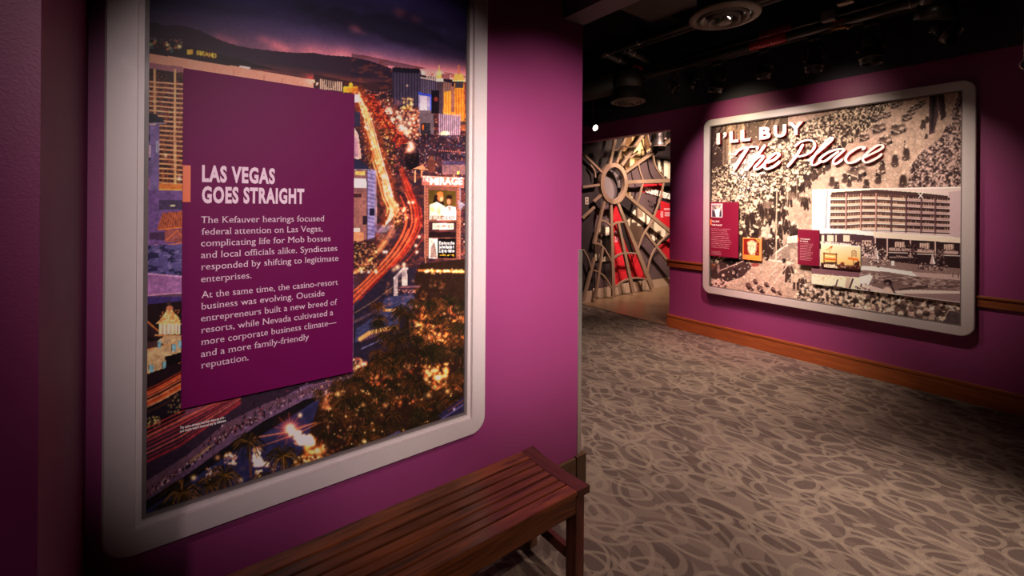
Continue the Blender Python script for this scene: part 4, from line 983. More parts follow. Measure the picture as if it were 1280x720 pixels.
for x, y, s_ in ((1154, 155, 14), (1159, 149, 10), (1133, 192, 18), (1119, 200, 18), (1103, 206, 14), (1098, 222, 16), (1129, 226, 20), (1083, 230, 16), (1075, 222, 12), (1056, 222, 14), (1062, 228, 12), (1158, 170, 8), (1040, 226, 14), (1046, 232, 14), (1010, 224, 14), (1018, 216, 12), (1034, 208, 12)): moto(x, y, s_)
c.line([(1131, 176), (1130, 186)], 1.4, (60, 44, 40)); c.poly([(1161, 120), (1180, 117), (1183, 146), (1176, 151), (1174, 138), (1168, 166), (1161, 169)], (74, 52, 56)); c.poly([(1165, 120), (1170, 119), (1167, 160), (1163, 166)], (40, 28, 32)); c.poly([(1174, 118), (1179, 117), (1182, 144), (1178, 149)], (54, 38, 42)); c.line([(1172, 122), (1173, 150)], 1.6, (120, 92, 94)); c.line([(1198, 113), (1203, 128)], 2.5, (60, 46, 50))
# saloon car and open truck at the lower left
c.poly([(888, 338), (900, 326), (922, 318), (934, 326), (940, 334), (928, 346), (910, 352), (888, 348)], (64, 44, 44)); c.poly([(902, 327), (920, 320), (930, 327), (914, 332)], (30, 20, 22)); c.line([(898, 339), (930, 326)], 1.2, (196, 160, 150)); c.line([(896, 350), (914, 354)], 1.6, (200, 170, 160)); c.blob(918, 341, 4.4, 6, (34, 22, 24)); c.blob(917, 341, 2.2, 3.2, (150, 118, 112)); c.blob(898, 336, 2, 7, (150, 118, 112)); c.blob(904, 344, 2.2, 2.2, (210, 180, 170)); c.blob(890, 333, 3, 6, (90, 60, 60))
c.poly([(888, 352), (902, 348), (912, 356), (888, 362)], (210, 170, 160)); speck([(888, 346), (910, 350), (905, 364), (888, 362)], 60, [(60, 34, 36), (220, 180, 170)], .8, 1.8)
c.poly([(966, 318), (982, 304), (997, 302), (1000, 318), (990, 328), (962, 326)], (140, 118, 108)); c.poly([(984, 296), (997, 294), (997, 303), (984, 304)], (238, 222, 196)); c.line([(962, 325), (992, 329)], 1.6, (232, 214, 198)); c.blob(980, 326, 3, 3.4, (36, 26, 26)); c.blob(992, 318, 6, 8, (170, 148, 134)); c.line([(970, 316), (984, 306)], 1.2, (220, 204, 190)); c.blob(993, 340, 4, 10, (150, 126, 112))
c.blob(944, 331, 6, 3, (120, 40, 40), .8); c.line([(971, 240), (970, 326)], 1.6, (226, 204, 176), .7); c.line([(985, 222), (984, 262)], 1.0, (226, 204, 176), .7); c.line([(996, 222), (996, 250)], .8, (226, 204, 176), .6)
# lower figures and confetti, lower crowd of bare heads
for x, y, s_ in ((936, 358, 12), (944, 352, 9), (950, 361, 12), (958, 356, 9), (966, 362, 9), (974, 366, 7)):
    c.blob(x, y, s_ * .34, s_ * .5, (62, 38, 38), .9, -.6); c.blob(x + s_ * .2, y + s_ * .3, s_ * .42, s_ * .2, (48, 30, 32), .9, .4); c.line([(x - s_ * .1, y - s_ * .2), (x + s_ * .4, y + s_ * .1)], 1.0, (150, 110, 104)); c.blob(x - s_ * .15, y - s_ * .5, 1.4, 1.6, (206, 168, 152))
for x, y, h in ((985, 352, 26), (995, 362, 26), (1003, 366, 24), (1010, 372, 22), (1034, 376, 20), (1048, 384, 24), (1062, 378, 22)): figure(x, y, h, (60, 40, 38), random.choice([None, (200, 172, 152)]))
low = [(1008, 352), (1203, 382), (1203, 412), (1060, 392), (990, 376)]
c.grainy(low, (50, 36, 34), (214, 190, 174), 3.4, .38, .64, 1, 6); speck(low, 260, DKS, 1.4, 3.0, .9); speck(low, 330, LTS, 1.3, 2.8, .9)
for i in range(36):
    x = 1070 + rng.random() * 130; y = np.interp(x, [1070, 1200], [379, 396]) + rng.normal() * 5; r_ = 3 + 3 * (x - 1070) / 130 * rng.random() + rng.random()
    c.blob(x, y + r_ * 1.2, r_ * 1.3, r_ * 1.1, random.choice([(90, 70, 66), (200, 172, 160), (60, 46, 46)]), .9); c.blob(x, y, r_, r_ * .95, random.choice([(222, 198, 184), (190, 162, 150), (236, 214, 200), (110, 86, 80)]), .95); c.blob(x, y + r_ * .5, r_ * .7, r_ * .3, (70, 50, 48), .6)
c.poly([(1186, 388), (1203, 392), (1203, 410), (1180, 405)], (84, 70, 72)); c.line([(1184, 380), (1193, 388)], 1.6, (230, 220, 220))
road = [(930, 330), (960, 300), (1000, 260), (1016, 240), (1016, 300), (1000, 330), (1010, 372), (940, 366), (912, 360)]
for i in range(4): c.line([(960 + i * 2, 346 - i * 9), (972 + i * 2, 336 - i * 9)], 1.0, (226, 204, 190), .6)
c.line([(958, 366), (990, 324)], 1.6, (216, 192, 178), .75)
for i in range(420):
    x = 905 + rng.random() * 115; y = 240 + rng.random() * 132
    if y < 320 - (x - 905) * .5: continue
    c.blob(x, y, (.5 + .8 * rng.random()), .4 + .3 * rng.random(), (238, 224, 212), .85)
speck([(1040, 200), (1160, 150), (1150, 234), (1040, 234)], 320, [(232, 214, 200)], .4, .9, .8)
mot = .5 * c.noise(full, 1.7, 61) + .5 * c.noise(full, 3.2, 62)
c.C *= (1 + .36 * (mot - .5) + .16 * (rng.random(X.shape) - .5))[..., None]
c.build('photo_print', M['print_gloss'], frm, gain=G2)

# raised hotel photograph board
def board_xy(p, q, d):
    a, zt = onX(p[0], p[1], d); b, zb = onX(q[0], q[1], d); return a, b, zt, zb
TB = .052
a_, b_, zt, zb = board_xy((1015.3, 237), (1202, 379), WX - TB)
bd = empty('photo_board', (WX - TB, (a_ + b_) / 2, (zt + zb) / 2), 'raised sepia photograph of a balconied hotel and pool on the wide mural', 'photograph')
c = Canvas('X', WX - TB, a_, b_, zb, zt, .0034)
full = (slice(0, c.nz), slice(0, c.nu)); X, Y = c.X, c.Y
W_ = lambda t_: tuple(int(v) for v in t_)
c.C[:] = np.array((208, 188, 186)) / 255
c.rect(1014, 232, 1036, 300, (240, 242, 244)); c.blob(1021, 284, 6, 6, (200, 206, 208), .8, soft=.9); c.rect(1033, 237, 1040, 288, (250, 250, 250)); c.line([(1034.4, 238), (1032, 286)], .9, (80, 66, 76))
c.poly([(1040, 238), (1095, 237), (1152, 240), (1188, 246), (1188, 250), (1038, 246)], (236, 214, 190)); c.poly([(1186, 240), (1204, 238), (1204, 300), (1186, 294)], (188, 164, 170))
fac = [(1039, 240.5), (1095, 237), (1152, 241), (1185, 245), (1187, 293), (1095, 288), (1037, 284)]
c.poly(fac, (70, 48, 48))
cols_x = [1038, 1057.5, 1076, 1095, 1114, 1132.5, 1151.5, 1169, 1187]
for r_ in range(6):
    for q in range(8):
        xa, xb = cols_x[q], cols_x[q + 1]
        yt = lambda x: (242 + max(0, (x - 1095)) * .055 + (1 if x < 1060 else 0)) + r_ * (7.9 - (x - 1038) * .0035)
        c.poly([(xa, yt(xa)), (xb, yt(xb)), (xb, yt(xb) + 3.4), (xa, yt(xa) + 3.4)], (52, 34, 36) if q > 4 else (92, 66, 60))
        for i in range(5):
            x = xa + 3 + i * 3.1; c.line([(x, yt(x) + 1.6), (x, yt(x) + 4.6)], .8, random.choice([(60, 40, 40), (200, 170, 146), (150, 118, 104)]), .8)
        c.line([(xa + 1, yt(xa) + 4.6), (xb - .5, yt(xb) + 4.7)], 2.0, (224, 196, 172) if q < 5 else (190, 160, 156), .95)
        c.line([(xa, yt(xa) + 6.6), (xb, yt(xb) + 6.6)], 1.4, (248, 236, 226) if q < 5 else (206, 180, 180)); c.line([(xa + .5, yt(xa) + 7.5), (xb, yt(xb) + 7.5)], .7, (50, 30, 34))
for i, x in enumerate(cols_x[1:-1]):
    c.line([(x, 242 + max(0, (x - 1095)) * .055), (x - .4, 288 + max(0, (x - 1095)) * .06)], 1.6, (186, 140, 130) if i < 3 else (96, 66, 72)); c.line([(x + 1.2, 244), (x + .8, 290)], .8, (50, 32, 36), .8)
c.line([(1148.2, 241.5), (1153.6, 247.6)], 1.0, (252, 246, 240)); c.line([(1153.8, 241), (1148, 247.8)], 1.0, (252, 246, 240))
c.poly([(1026, 285), (1060, 287), (1095, 290), (1188, 296), (1204, 298), (1204, 304), (1095, 296), (1026, 292)], (248, 240, 232)); c.poly([(1092, 290), (1204, 298), (1204, 306), (1092, 296)], (232, 206, 190))
c.poly([(1014, 292), (1060, 292), (1092, 295), (1092, 318), (1014, 310)], (72, 48, 56)); 
for x, w2 in ((1027, 3), (1034, 8), (1044, 2), (1054, 8)): c.rect(x, 294, x + w2, 302, (224, 200, 180))
c.line([(1025, 303), (1062, 306)], 3.0, (226, 204, 196)); speck([(1024, 301), (1062, 303), (1062, 308), (1024, 306)], 90, [(80, 56, 60)], .4, .8)
c.poly([(1092, 297), (1204, 304), (1204, 336), (1092, 326)], (46, 30, 34))
for x in (1094, 1109, 1138, 1169, 1201): c.line([(x, 297 + (x - 1092) * .06), (x, 328)], 1.6, (206, 176, 168))
for x in (1078, 1119, 1150, 1180):
    c.rect(x, 301 + (x - 1092) * .05, x + 12, 308 + (x - 1092) * .05, (206, 180, 166)); [c.line([(x + 2 + i * 3, 301 + (x - 1092) * .05), (x + 2 + i * 3, 308 + (x - 1092) * .05)], .8, (110, 84, 84)) for i in range(4)]
    c.line([(x - 6, 310 + (x - 1092) * .055), (x + 16, 311 + (x - 1092) * .055)], 4.0, (200, 172, 164), .9); speck([(x - 6, 308), (x + 16, 309), (x + 16, 315), (x - 6, 313)], 60, [(70, 48, 52)], .4, .9); c.line([(x - 8, 314 + (x - 1092) * .055), (x + 20, 315 + (x - 1092) * .055)], 1.0, (240, 220, 210))
speck([(1062, 300), (1104, 306), (1112, 326), (1060, 322)], 500, [(60, 40, 44), (36, 24, 26), (150, 122, 116), (220, 196, 184)], .6, 1.4)
speck([(1134, 304), (1146, 306), (1146, 332), (1136, 330)], 160, [(30, 20, 22), (90, 66, 66)], .7, 1.6); speck([(1168, 312), (1180, 312), (1180, 334), (1166, 332)], 140, [(30, 20, 22), (120, 96, 94)], .7, 1.6)
for i in range(10): c.line([(1112 + i * 3, 319 + rng.random() * 3), (1114 + i * 3, 322)], 1.2, (214, 190, 182), .8)
c.poly([(1060, 320), (1096, 324), (1140, 330), (1204, 336), (1204, 348), (1060, 334)], (134, 108, 104)); speck([(1080, 324), (1204, 336), (1204, 344), (1080, 332)], 160, [(112, 88, 86), (160, 134, 126)], .6, 1.2)
for x, y in ((1095.3, 312), (1165.5, 318)):
    c.poly([(x, y - 2), (x + 3.6, y + 12), (x - 3.4, y + 12)], (240, 224, 220)); c.poly([(x, y - 2), (x + 1, y + 12), (x - 3.4, y + 12)], (190, 160, 160)); c.line([(x, y + 12), (x, y + 17)], .9, (60, 40, 44))
speck([(1086, 324), (1112, 326), (1112, 332), (1086, 330)], 70, [(236, 214, 206), (80, 56, 58)], .6, 1.2); c.rect(1114, 326, 1118, 332, (246, 236, 230)); speck([(1148, 328), (1184, 332), (1184, 338), (1148, 336)], 130, [(44, 28, 32), (120, 92, 92), (190, 164, 158)], .6, 1.4)
for x in (1148, 1154, 1160): c.line([(x, 329), (x, 337)], .9, (50, 34, 38))
c.line([(1148, 330), (1165, 331)], .9, (60, 40, 44)); c.line([(1178, 322), (1176, 332)], 2.4, (40, 26, 30))
c.poly([(1070, 332), (1096, 333), (1150, 341), (1204, 345), (1204, 351), (1140, 346), (1070, 338)], (246, 232, 220)); c.poly([(1140, 340), (1204, 344), (1204, 352), (1150, 348)], (190, 162, 160))
pool = [(1070, 337), (1110, 340), (1140, 345), (1204, 351), (1204, 364), (1130, 362), (1120, 366), (1070, 352)]
c.poly(pool, (122, 98, 96)); kk = c.sl(1070, 336, 1204, 368)
for i in range(380):
    x = 1072 + rng.random() * 130; y = np.interp(x, [1072, 1204], [340, 352]) + rng.random() * np.interp(x, [1072, 1204], [12, 11]); c.line([(x, y), (x + 2 + 4 * rng.random(), y + .3)], .6 + .4 * rng.random(), random.choice([(70, 50, 52), (180, 152, 146), (210, 184, 176), (90, 68, 70)]), .75)
c.blob(1166, 352, 4, 6, (220, 196, 190), .4); c.blob(1179, 354, 4, 4, (220, 196, 190), .35); c.blob(1096, 345, 3, 5, (220, 200, 190), .4); c.poly([(1122, 361), (1160, 356), (1160, 360), (1126, 364)], (60, 42, 44), .7); c.blob(1098, 333.5, 2.4, .9, (40, 28, 30)); c.line([(1191, 342), (1191, 346)], .9, (70, 50, 54)); c.line([(1198, 343), (1198, 347)], .9, (70, 50, 54))
c.poly([(1114, 364), (1140, 362), (1204, 364), (1204, 368), (1120, 368)], (226, 204, 196)); c.poly([(1114, 367), (1160, 367), (1204, 367), (1204, 382), (1114, 372)], (150, 122, 124))
c.poly([(1014, 340), (1074, 346), (1078, 366), (1014, 358)], (232, 222, 196)); c.poly([(1014, 332), (1076, 336), (1074, 347), (1014, 342)], (120, 82, 92)); speck([(1014, 342), (1062, 346), (1060, 352), (1014, 350)], 50, [(200, 186, 160)], .6, 1.4); c.line([(1047, 350), (1045, 357), (1042, 358)], 1.6, (60, 44, 50)); c.poly([(1040, 357), (1054, 359), (1052, 361), (1041, 359)], (110, 86, 84))
c.poly([(1058, 347), (1064, 347), (1060, 362), (1056, 361)], (190, 168, 150)); c.line([(1066, 348), (1071, 360)], 2.0, (246, 238, 226)); c.line([(1066, 349), (1062, 360)], 2.4, (70, 48, 54)); c.poly([(1074, 346), (1088, 343), (1091, 346), (1086, 356), (1074, 357)], (250, 240, 224)); speck([(1068, 352), (1090, 356), (1088, 364), (1068, 360)], 46, [(80, 56, 58), (230, 214, 204)], .8, 1.6); c.line([(1075, 358), (1084, 362)], 1.0, (120, 96, 92))
c.poly([(1092, 362), (1118, 366), (1118, 372), (1092, 368)], (226, 206, 196)); c.blob(1109, 366, 8, 9, (224, 196, 186)); c.line([(1114, 357), (1118, 366), (1121, 368)], 2.0, (50, 30, 34)); c.blob(1110, 353, 6.2, 4.6, (34, 20, 24)); c.blob(1109, 354.5, 3.0, 2.2, (130, 104, 104)); c.line([(1118, 367), (1130, 369)], 1.2, (240, 224, 214))
c.line([(1014, 237.4), (1204, 234.4)], 1.2, (236, 226, 214)); c.line([(1201.2, 234), (1201.2, 380)], 1.2, (226, 206, 206), .8); c.line([(1014, 355.6), (1204, 378.6)], 1.2, (236, 222, 216))
c.C *= (1 + .08 * (rng.random(X.shape) - .5))[..., None]
c.build('photo_print', M['print_gloss'], bd, gain=G2)
add('backing', nb(WX - TB + .0032, WX - T2 - .001, b_ + .004, a_ - .004, zb + .004, zt - .004), M['white'], bd)

# little maroon text panels and colour tiles
def seg_text(st, fr, x0, x1, y0, y1, n, d, h=.004):
    """illegible small print: rows of uneven little bars"""
    for i in range(n):
        y = y0 + (y1 - y0) * i / max(1, n - 1); x = x0; xe = x1 - (x1 - x0) * (.02 + .25 * rng.random() * (1 if i % 6 else .4))
        while x < xe:
            w_ = .6 + 1.6 * rng.random(); a, z = onX(x, y + (x - x0) * .1 * (y - 252) / 80, d); b, _ = onX(min(x + w_, xe), y, d); hh = h * (.6 + .6 * rng.random()); k_ = len(st[0])
            st[0].extend([fr(a, z), fr(b, z), fr(b, z + hh), fr(a, z + hh)]); st[1].append((k_, k_ + 1, k_ + 2, k_ + 3)); x += w_ + .35
def maroon(corners, label, tab, head, body_, n, tt=.062):
    d = WX - tt; (x0, y0), (x1, y1) = corners
    a, zt_ = onX(x0, y0, d); b, zb_ = onX(x1, y1, d)
    s_ = empty('text_panel', (d, (a + b) / 2, (zt_ + zb_) / 2), label, 'sign', 'small text panels on the wide mural')
    add('panel', nb(d, WX - T2 - .001 if tt < .06 else d + .016, b, a, zb_, zt_, .001, 1), M['sign_maroon'], s_)
    bm = bmesh.new(); tube(bm, (d + .015, (a + b) / 2, (zt_ + zb_) / 2), (WX - T2 - .0005, (a + b) / 2, (zt_ + zb_) / 2), .02); add('standoff', bm, M['black_metal'], s_)
    fr = lambda p, q: Vector((d - .0012, p, q))
    ta_, tb_ = onX(*tab[0], d), onX(*tab[1], d); add('orange_tab', nb(d - .001, d + .001, tb_[0], ta_[0], tb_[1], ta_[1]), M['orange'], s_)
    st = ([], [])
    for t_, hx0, hx1, hy, cap in head:
        p, q = onX(hx0, hy, d), onX(hx1, hy, d); text_geo(st, t_, fr, p[0], q[0], p[1], cap, .03)
    text_obj('heading', st, M['white'], s_)
    st = ([], []); seg_text(st, fr, *body_, n, d); text_obj('small_print', st, M['pink_print'], s_)
    return s_, d, fr
s_, d_, fr_ = maroon(((887.5, 252.5), (922.5, 323)), 'maroon text panel with a small portrait at the lower left of the wide mural', ((887.6, 274), (889.6, 281)), [('\u201cI\'LL BUY', 889.5, 899.5, 277.5, .017), ('THE PLACE\u201d', 889.5, 903, 282, .017)], (889.3, 916, 286, 309), 11)
st = ([], []); seg_text(st, fr_, 889.3, 902, 314, 318, 4, d_, .003); text_obj('credit_line', st, M['pink_print'], s_)
c = Canvas('X', d_ - .0018, *[onX(x, 260, d_ - .0018)[0] for x in (889.2, 903)], onX(890, 271.6, d_)[1], onX(890, 254.6, d_)[1], .0035)
c.C[:] = np.array((226, 206, 206)) / 255; c.rect(890.2, 255.6, 902, 270.8, (150, 130, 130)); c.poly([(890, 263), (902, 264), (902, 271), (890, 271)], (64, 50, 66)); c.blob(897, 259, 2, 2.2, (210, 180, 160)); c.poly([(893, 262), (900, 260), (899, 271), (895, 271)], (236, 226, 220)); c.line([(900, 261), (902, 257)], 1.2, (220, 200, 190)); c.line([(890, 257), (895, 261)], 1.0, (90, 76, 80))
c.build('portrait_photo', M['print'], s_, gain=G2, thick=.0012)
maroon(((997.3, 286.6), (1023.6, 333)), 'small maroon text panel left of the sunset tile on the wide mural', ((996.7, 297), (998.6, 301.2)), [('THE FLAMINGO', 1000, 1012.5, 299.2, .011), ('IN VEGAS', 1000, 1010, 302, .011)], (1000, 1017, 304.5, 324.5), 11, .070)

def tile(name, label, corners, tt, paint, step=.003):
    d = WX - tt; (x0, y0), (x1, y1) = corners
    a, zt_ = onX(x0, y0, d); b, zb_ = onX(x1, y1, d)
    t_ = empty(name, (d, (a + b) / 2, (zt_ + zb_) / 2), label, 'picture')
    global c
    c = Canvas('X', d, a, b, zb_, zt_, step); paint(c); c.build('photo_print', M['print'], t_, gain=G2, thick=.0015)
    add('backing', nb(d + .0016, WX - (TB if tt > .06 else T2) - .0005, b, a, zb_, zt_), M['orange'] if tt < .06 else M['white'], t_)
def p1(c):
    c.C[:] = np.array((232, 130, 60)) / 255
    c.rect(929.5, 298, 949, 325, (120, 26, 20)); c.poly([(932, 304), (944, 300), (948, 306), (948, 320), (934, 320)], (90, 20, 18))
    c.blob(940, 310, 6.5, 11, (232, 196, 160)); c.blob(939, 304, 6, 4, (236, 180, 140)); speck_(c, 936, 947, 302, 320, 90, [(150, 70, 50), (240, 206, 170), (190, 110, 80)])
    c.poly([(930, 318), (950, 320), (950, 326), (930, 325)], (244, 130, 50)); c.line([(944, 297), (952, 306)], 3.0, (120, 80, 30)); c.line([(944, 297), (952, 306)], .8, (230, 190, 90)); c.line([(929, 297.6), (952, 298.2)], 1.2, (240, 150, 70)); c.line([(950.6, 298), (950.6, 326)], 1.6, (222, 130, 90)); c.blob(932, 322, 3, 4, (230, 120, 60))
def speck_(c, x0, x1, y0, y1, n, cols):
    for i in range(n): c.blob(x0 + (x1 - x0) * rng.random(), y0 + (y1 - y0) * rng.random(), .5 + .6 * rng.random(), .5 + .5 * rng.random(), random.choice(cols), .7)
def p2(c):
    c.rect(1020, 300, 1080, 345, (226, 222, 206), 1, (250, 170, 70)); c.poly([(1026, 328), (1076, 333), (1076, 342), (1026, 338)], (60, 26, 24))
    c.poly([(1030, 316.5), (1045, 318), (1045, 329), (1030, 328)], (236, 180, 100)); 
    for a, b in (((1030, 316), (1030, 329)), ((1045.4, 317), (1045.4, 330)), ((1029.6, 316.6), (1046, 318))): c.line([a, b], 1.4, (110, 62, 30))
    c.line([(1032, 323.6), (1044, 324.6)], 1.6, (196, 60, 30)); c.line([(1032, 319.6), (1043, 320.8)], 1.2, (250, 220, 170)); c.rect(1030, 327.5, 1046, 330, (70, 40, 30)); c.line([(1037.5, 310), (1037.5, 317)], .8, (196, 120, 50)); c.poly([(1036.5, 309), (1041, 306.5), (1040, 311)], (190, 100, 30)); c.line([(1033, 312.5), (1036.5, 310.5)], 1.0, (226, 140, 50)); c.poly([(1030, 330), (1044, 331), (1048, 336), (1030, 334.6)], (226, 206, 180)); speck_(c, 1030, 1060, 330, 335, 60, [(90, 60, 50), (230, 206, 180)])
    c.line([(1065, 321), (1065, 314.5), (1067.5, 313), (1070, 314.5), (1070, 321)], .9, (120, 70, 40)); c.line([(1067.5, 315.5), (1067.5, 320)], 1.2, (150, 100, 50)); c.line([(1061, 323), (1072, 324.6)], 2.6, (226, 110, 40)); c.line([(1067, 325), (1067, 331)], .9, (120, 60, 30)); c.blob(1053, 329.4, 3, 2, (120, 50, 30)); c.blob(1071, 331, 4, 4, (50, 24, 24)); c.blob(1073, 328, 2, 2.4, (70, 30, 26)); speck_(c, 1046, 1074, 331, 335, 50, [(150, 80, 60), (70, 34, 30), (200, 150, 120)])
    c.line([(1026, 303.8), (1076, 308.4)], 1.0, (244, 240, 230))
tile('picture_tile', 'small orange-edged tile of a pale sculpted head on the lower left of the wide mural', ((928.6, 297), (952, 326.4)), .050, p1)
tile('picture_tile', 'small sunset tile of roadside signs on the hotel photograph', ((1026.3, 304.5), (1075.4, 338.5)), .066, p2)

# raised headline: white faces, red sides
hl = empty('raised_lettering', (WX - T2, 1.95, 2.2), 'raised white headline letters with red edges across the top of the wide mural', 'lettering')
HD0, HD1 = WX - T2 - .0005, WX - T2 - .036
def solid_letter(polys):
    """polys: list of 2-D outlines in pixels on the mural plane, extruded; face 0 white, sides red"""
    bm = bmesh.new()
    for P in polys:
        pts = [Vector((HD1, *onX(x, y, WX - T2))) for x, y in P]
        n_ = len(pts); f_ = [bm.verts.new(p) for p in pts]; g_ = [bm.verts.new((HD0, p.y, p.z)) for p in pts]
        try: bm.faces.new(f_).material_index = 0
        except ValueError: continue
        for i in range(n_): bm.faces.new((f_[i], f_[(i + 1) % n_], g_[(i + 1) % n_], g_[i])).material_index = 1
    return bm
for ch, x0, x1, yt_, yb_ in (('I', 897.6, 902.0, 166.8, 181.0), ('\u2019', 905.8, 910.6, 165.8, 173.2), ('L', 913.8, 925.0, 164.8, 179.0), ('L', 927.6, 939.9, 163.2, 177.4), ('B', 951.0, 965.3, 159.6, 175.0), ('U', 968.8, 984.7, 157.2, 173.0), ('Y', 987.0, 1006.0, 154.0, 170.3)):
    V, Fc = glyphs(ch, .045); mn = min(v[0] for v in V); mx = max(v[0] for v in V); my0 = min(v[1] for v in V); my1 = max(v[1] for v in V)
    sl_ = -.098
    T = [(x0 + (x - mn) / (mx - mn) * (x1 - x0), yb_ + (yt_ - yb_) * (y - my0) / (my1 - my0) + sl_ * ((x - mn) / (mx - mn) * (x1 - x0))) for x, y in V]
    cnt = {}
    for f in Fc:
        for i in range(len(f)):
            k_ = (min(f[i], f[(i + 1) % len(f)]), max(f[i], f[(i + 1) % len(f)])); cnt[k_] = cnt.get(k_, 0) + 1
    bm = bmesh.new(); P3 = [onX(x, y, WX - T2) for x, y in T]
    fv = [bm.verts.new((HD1, *p)) for p in P3]; gv = [bm.verts.new((HD0, *p)) for p in P3]
    for f in Fc: bm.faces.new([fv[i] for i in f]).material_index = 0
    for (i, j), n_ in cnt.items():
        if n_ == 1: bm.faces.new((fv[i], fv[j], gv[j], gv[i])).material_index = 1
    me = bpy.data.meshes.new('letter'); bm.to_mesh(me); bm.free(); addm('letter', me, [M['white'], M['red_edge']], hl)
Z1 = lambda L: [(910 + x / 12.8, 170 + y / 12.8) for x, y in L]
Z2 = lambda L: [(975 + x / 12, 160 + y / 12) for x, y in L]
Z3 = lambda L: [(1040 + x / 14.4, 165 + y / 14.4) for x, y in L]
script = [
    [(Z1([(130, 310), (190, 240), (290, 195), (400, 180), (500, 178), (478, 222)]), 1.6, 3.2), (Z1([(345, 190), (250, 330), (122, 540)]), 3.8, 4.2)],
    [(Z1([(620, 145), (490, 330), (340, 530)]), 4.2, 3.4), (Z1([(375, 480), (450, 390), (550, 325), (590, 340), (520, 430), (450, 505), (470, 540), (550, 505), (620, 440)]), 1.8, 3.6)],
    [(Z1([(650, 430), (750, 390), (825, 330), (840, 290), (780, 285), (690, 350), (615, 440), (605, 500), (650, 530), (730, 505), (800, 460), (855, 405)]), 2.0, 4.0)],
    [(Z2([(370, 245), (260, 430), (130, 588)]), 3.6, 3.4), (Z2([(240, 288), (310, 225), (420, 188), (515, 200), (545, 265), (505, 345), (410, 405), (300, 430), (205, 415)]), 1.8, 3.4)],
    [(Z2([(438, 498), (520, 430), (650, 320), (770, 215), (812, 162), (775, 155), (680, 245), (560, 390), (500, 490), (500, 555), (560, 552), (650, 490)]), 1.5, 3.4)],
    [(Z3([(250, 312), (120, 318), (-40, 370), (-180, 470), (-190, 535), (-110, 530), (20, 440), (150, 350)]), 2.0, 3.4), (Z3([(262, 318), (170, 400), (60, 500), (55, 570), (115, 568), (225, 488)]), 2.6, 3.0)],
    [(Z3([(560, 325), (612, 285), (530, 278), (400, 340), (295, 430), (270, 505), (320, 560), (430, 540), (545, 468)]), 2.2, 3.8)],
    [(Z3([(590, 470), (700, 415), (850, 345), (938, 280), (915, 242), (840, 250), (720, 330), (610, 430), (575, 500), (625, 552), (720, 530), (850, 460), (925, 395)]), 1.8, 3.8)]]
for strokes in script:
    bm = bmesh.new()
    for ci, (P, wmin, wmax) in enumerate(strokes):
        pts = [np.array(p) for p in catmull(P, 9)]; n_ = len(pts); rows = []
        lens = [0] + list(np.cumsum([np.linalg.norm(pts[i + 1] - pts[i]) for i in range(n_ - 1)]))
        for i, p in enumerate(pts):
            t_ = pts[min(i + 1, n_ - 1)] - pts[max(i - 1, 0)]; t_ = t_ / (np.linalg.norm(t_) + 1e-9); nrm = np.array((-t_[1], t_[0]))
            up = abs(t_[1]) ** .8; w_ = wmin + (wmax - wmin) * up * (1 if t_[1] * (-1 if t_[0] < 0 else 1) < .2 or t_[0] < 0 else .8)
            e_ = min(lens[i], lens[-1] - lens[i]); w_ *= min(1, .55 + e_ / 2.5)
            q = [p + nrm * w_ / 2, p - nrm * w_ / 2]
            lift = ci * .0004 + i * .00001
            A_ = [onX(*v, WX - T2) for v in q]
            rows.append([bm.verts.new((HD1 - lift, *A_[0])), bm.verts.new((HD1 - lift, *A_[1])), bm.verts.new((HD0, *A_[1])), bm.verts.new((HD0, *A_[0]))])
        for i in range(n_ - 1):
            A_, B_ = rows[i], rows[i + 1]
            for k_ in range(4):
                f_ = bm.faces.new((A_[k_], A_[(k_ + 1) % 4], B_[(k_ + 1) % 4], B_[k_])); f_.material_index = 0 if k_ == 0 else 1
        for r_ in (rows[0], rows[-1]): bm.faces.new(r_).material_index = 1
    add('letter', bm, [M['white'], M['red_edge']], hl)

# ------------------------------------------------------------------ slatted bench
BX0, BX1, BY0, BY1, BZ = -.24, 1.297, 1.203, 1.548, .400
CAP = 1.232
bench = empty('bench', ((BX0 + BX1) / 2, (BY0 + BY1) / 2, 0), 'dark reddish-brown slatted wooden bench under the tall night photograph', 'bench')
dish = lambda y: BZ - .011 * (1 - ((y - (BY0 + BY1) / 2) / ((BY1 - BY0) / 2)) ** 2)
edges = [BY0, BY0 + .062, BY0 + .106, BY0 + .150, BY0 + .194, BY0 + .240, BY0 + .286, BY1]
for i in range(7):
    y0, y1 = edges[i] + (.0 if i == 0 else .0028), edges[i + 1] - (.0028 if i < 6 else 0)
    bm = bmesh.new(); x0, x1 = BX0 + .065, CAP - .001
    zt0, zt1 = dish(y0), dish(y1)
    prism(bm, [(x0, y0, zt0 - .02), (x0, y0, zt0), (x0, y1, zt1), (x0, y1, zt1 - .02)], (x1 - x0, 0, 0))
    bmesh.ops.bevel(bm, geom=[e for e in bm.edges if abs(e.verts[0].co.x - e.verts[1].co.x) > .1], offset=.0022, segments=2, affect='EDGES')
    add('slat', bm, M['teak'], bench)
for x0, x1 in ((CAP, BX1), (BX0, BX0 + .065)):
    bm = bmesh.new(); ys = np.linspace(BY0 - .002, BY1 + .002, 14)
    top = [(x0, y, dish(min(max(y, BY0), BY1)) + .001) for y in ys]
    prism(bm, top + [(x0, ys[-1], BZ - .028), (x0, ys[0], BZ - .028)], (x1 - x0, 0, 0))
    bmesh.ops.bevel(bm, geom=[e for e in bm.edges if e.calc_face_angle(0) > .8], offset=.003, segments=2, affect='EDGES')
    add('end_cap', bm, M['teak_y'], bench)
for y0, y1 in ((BY0 + .003, BY0 + .028), (BY1 - .028, BY1 - .003)):
    add('apron', nb(BX0 + .05, 1.226, y0, y1, BZ - .088, BZ - .0205, .002), M['teak'], bench)
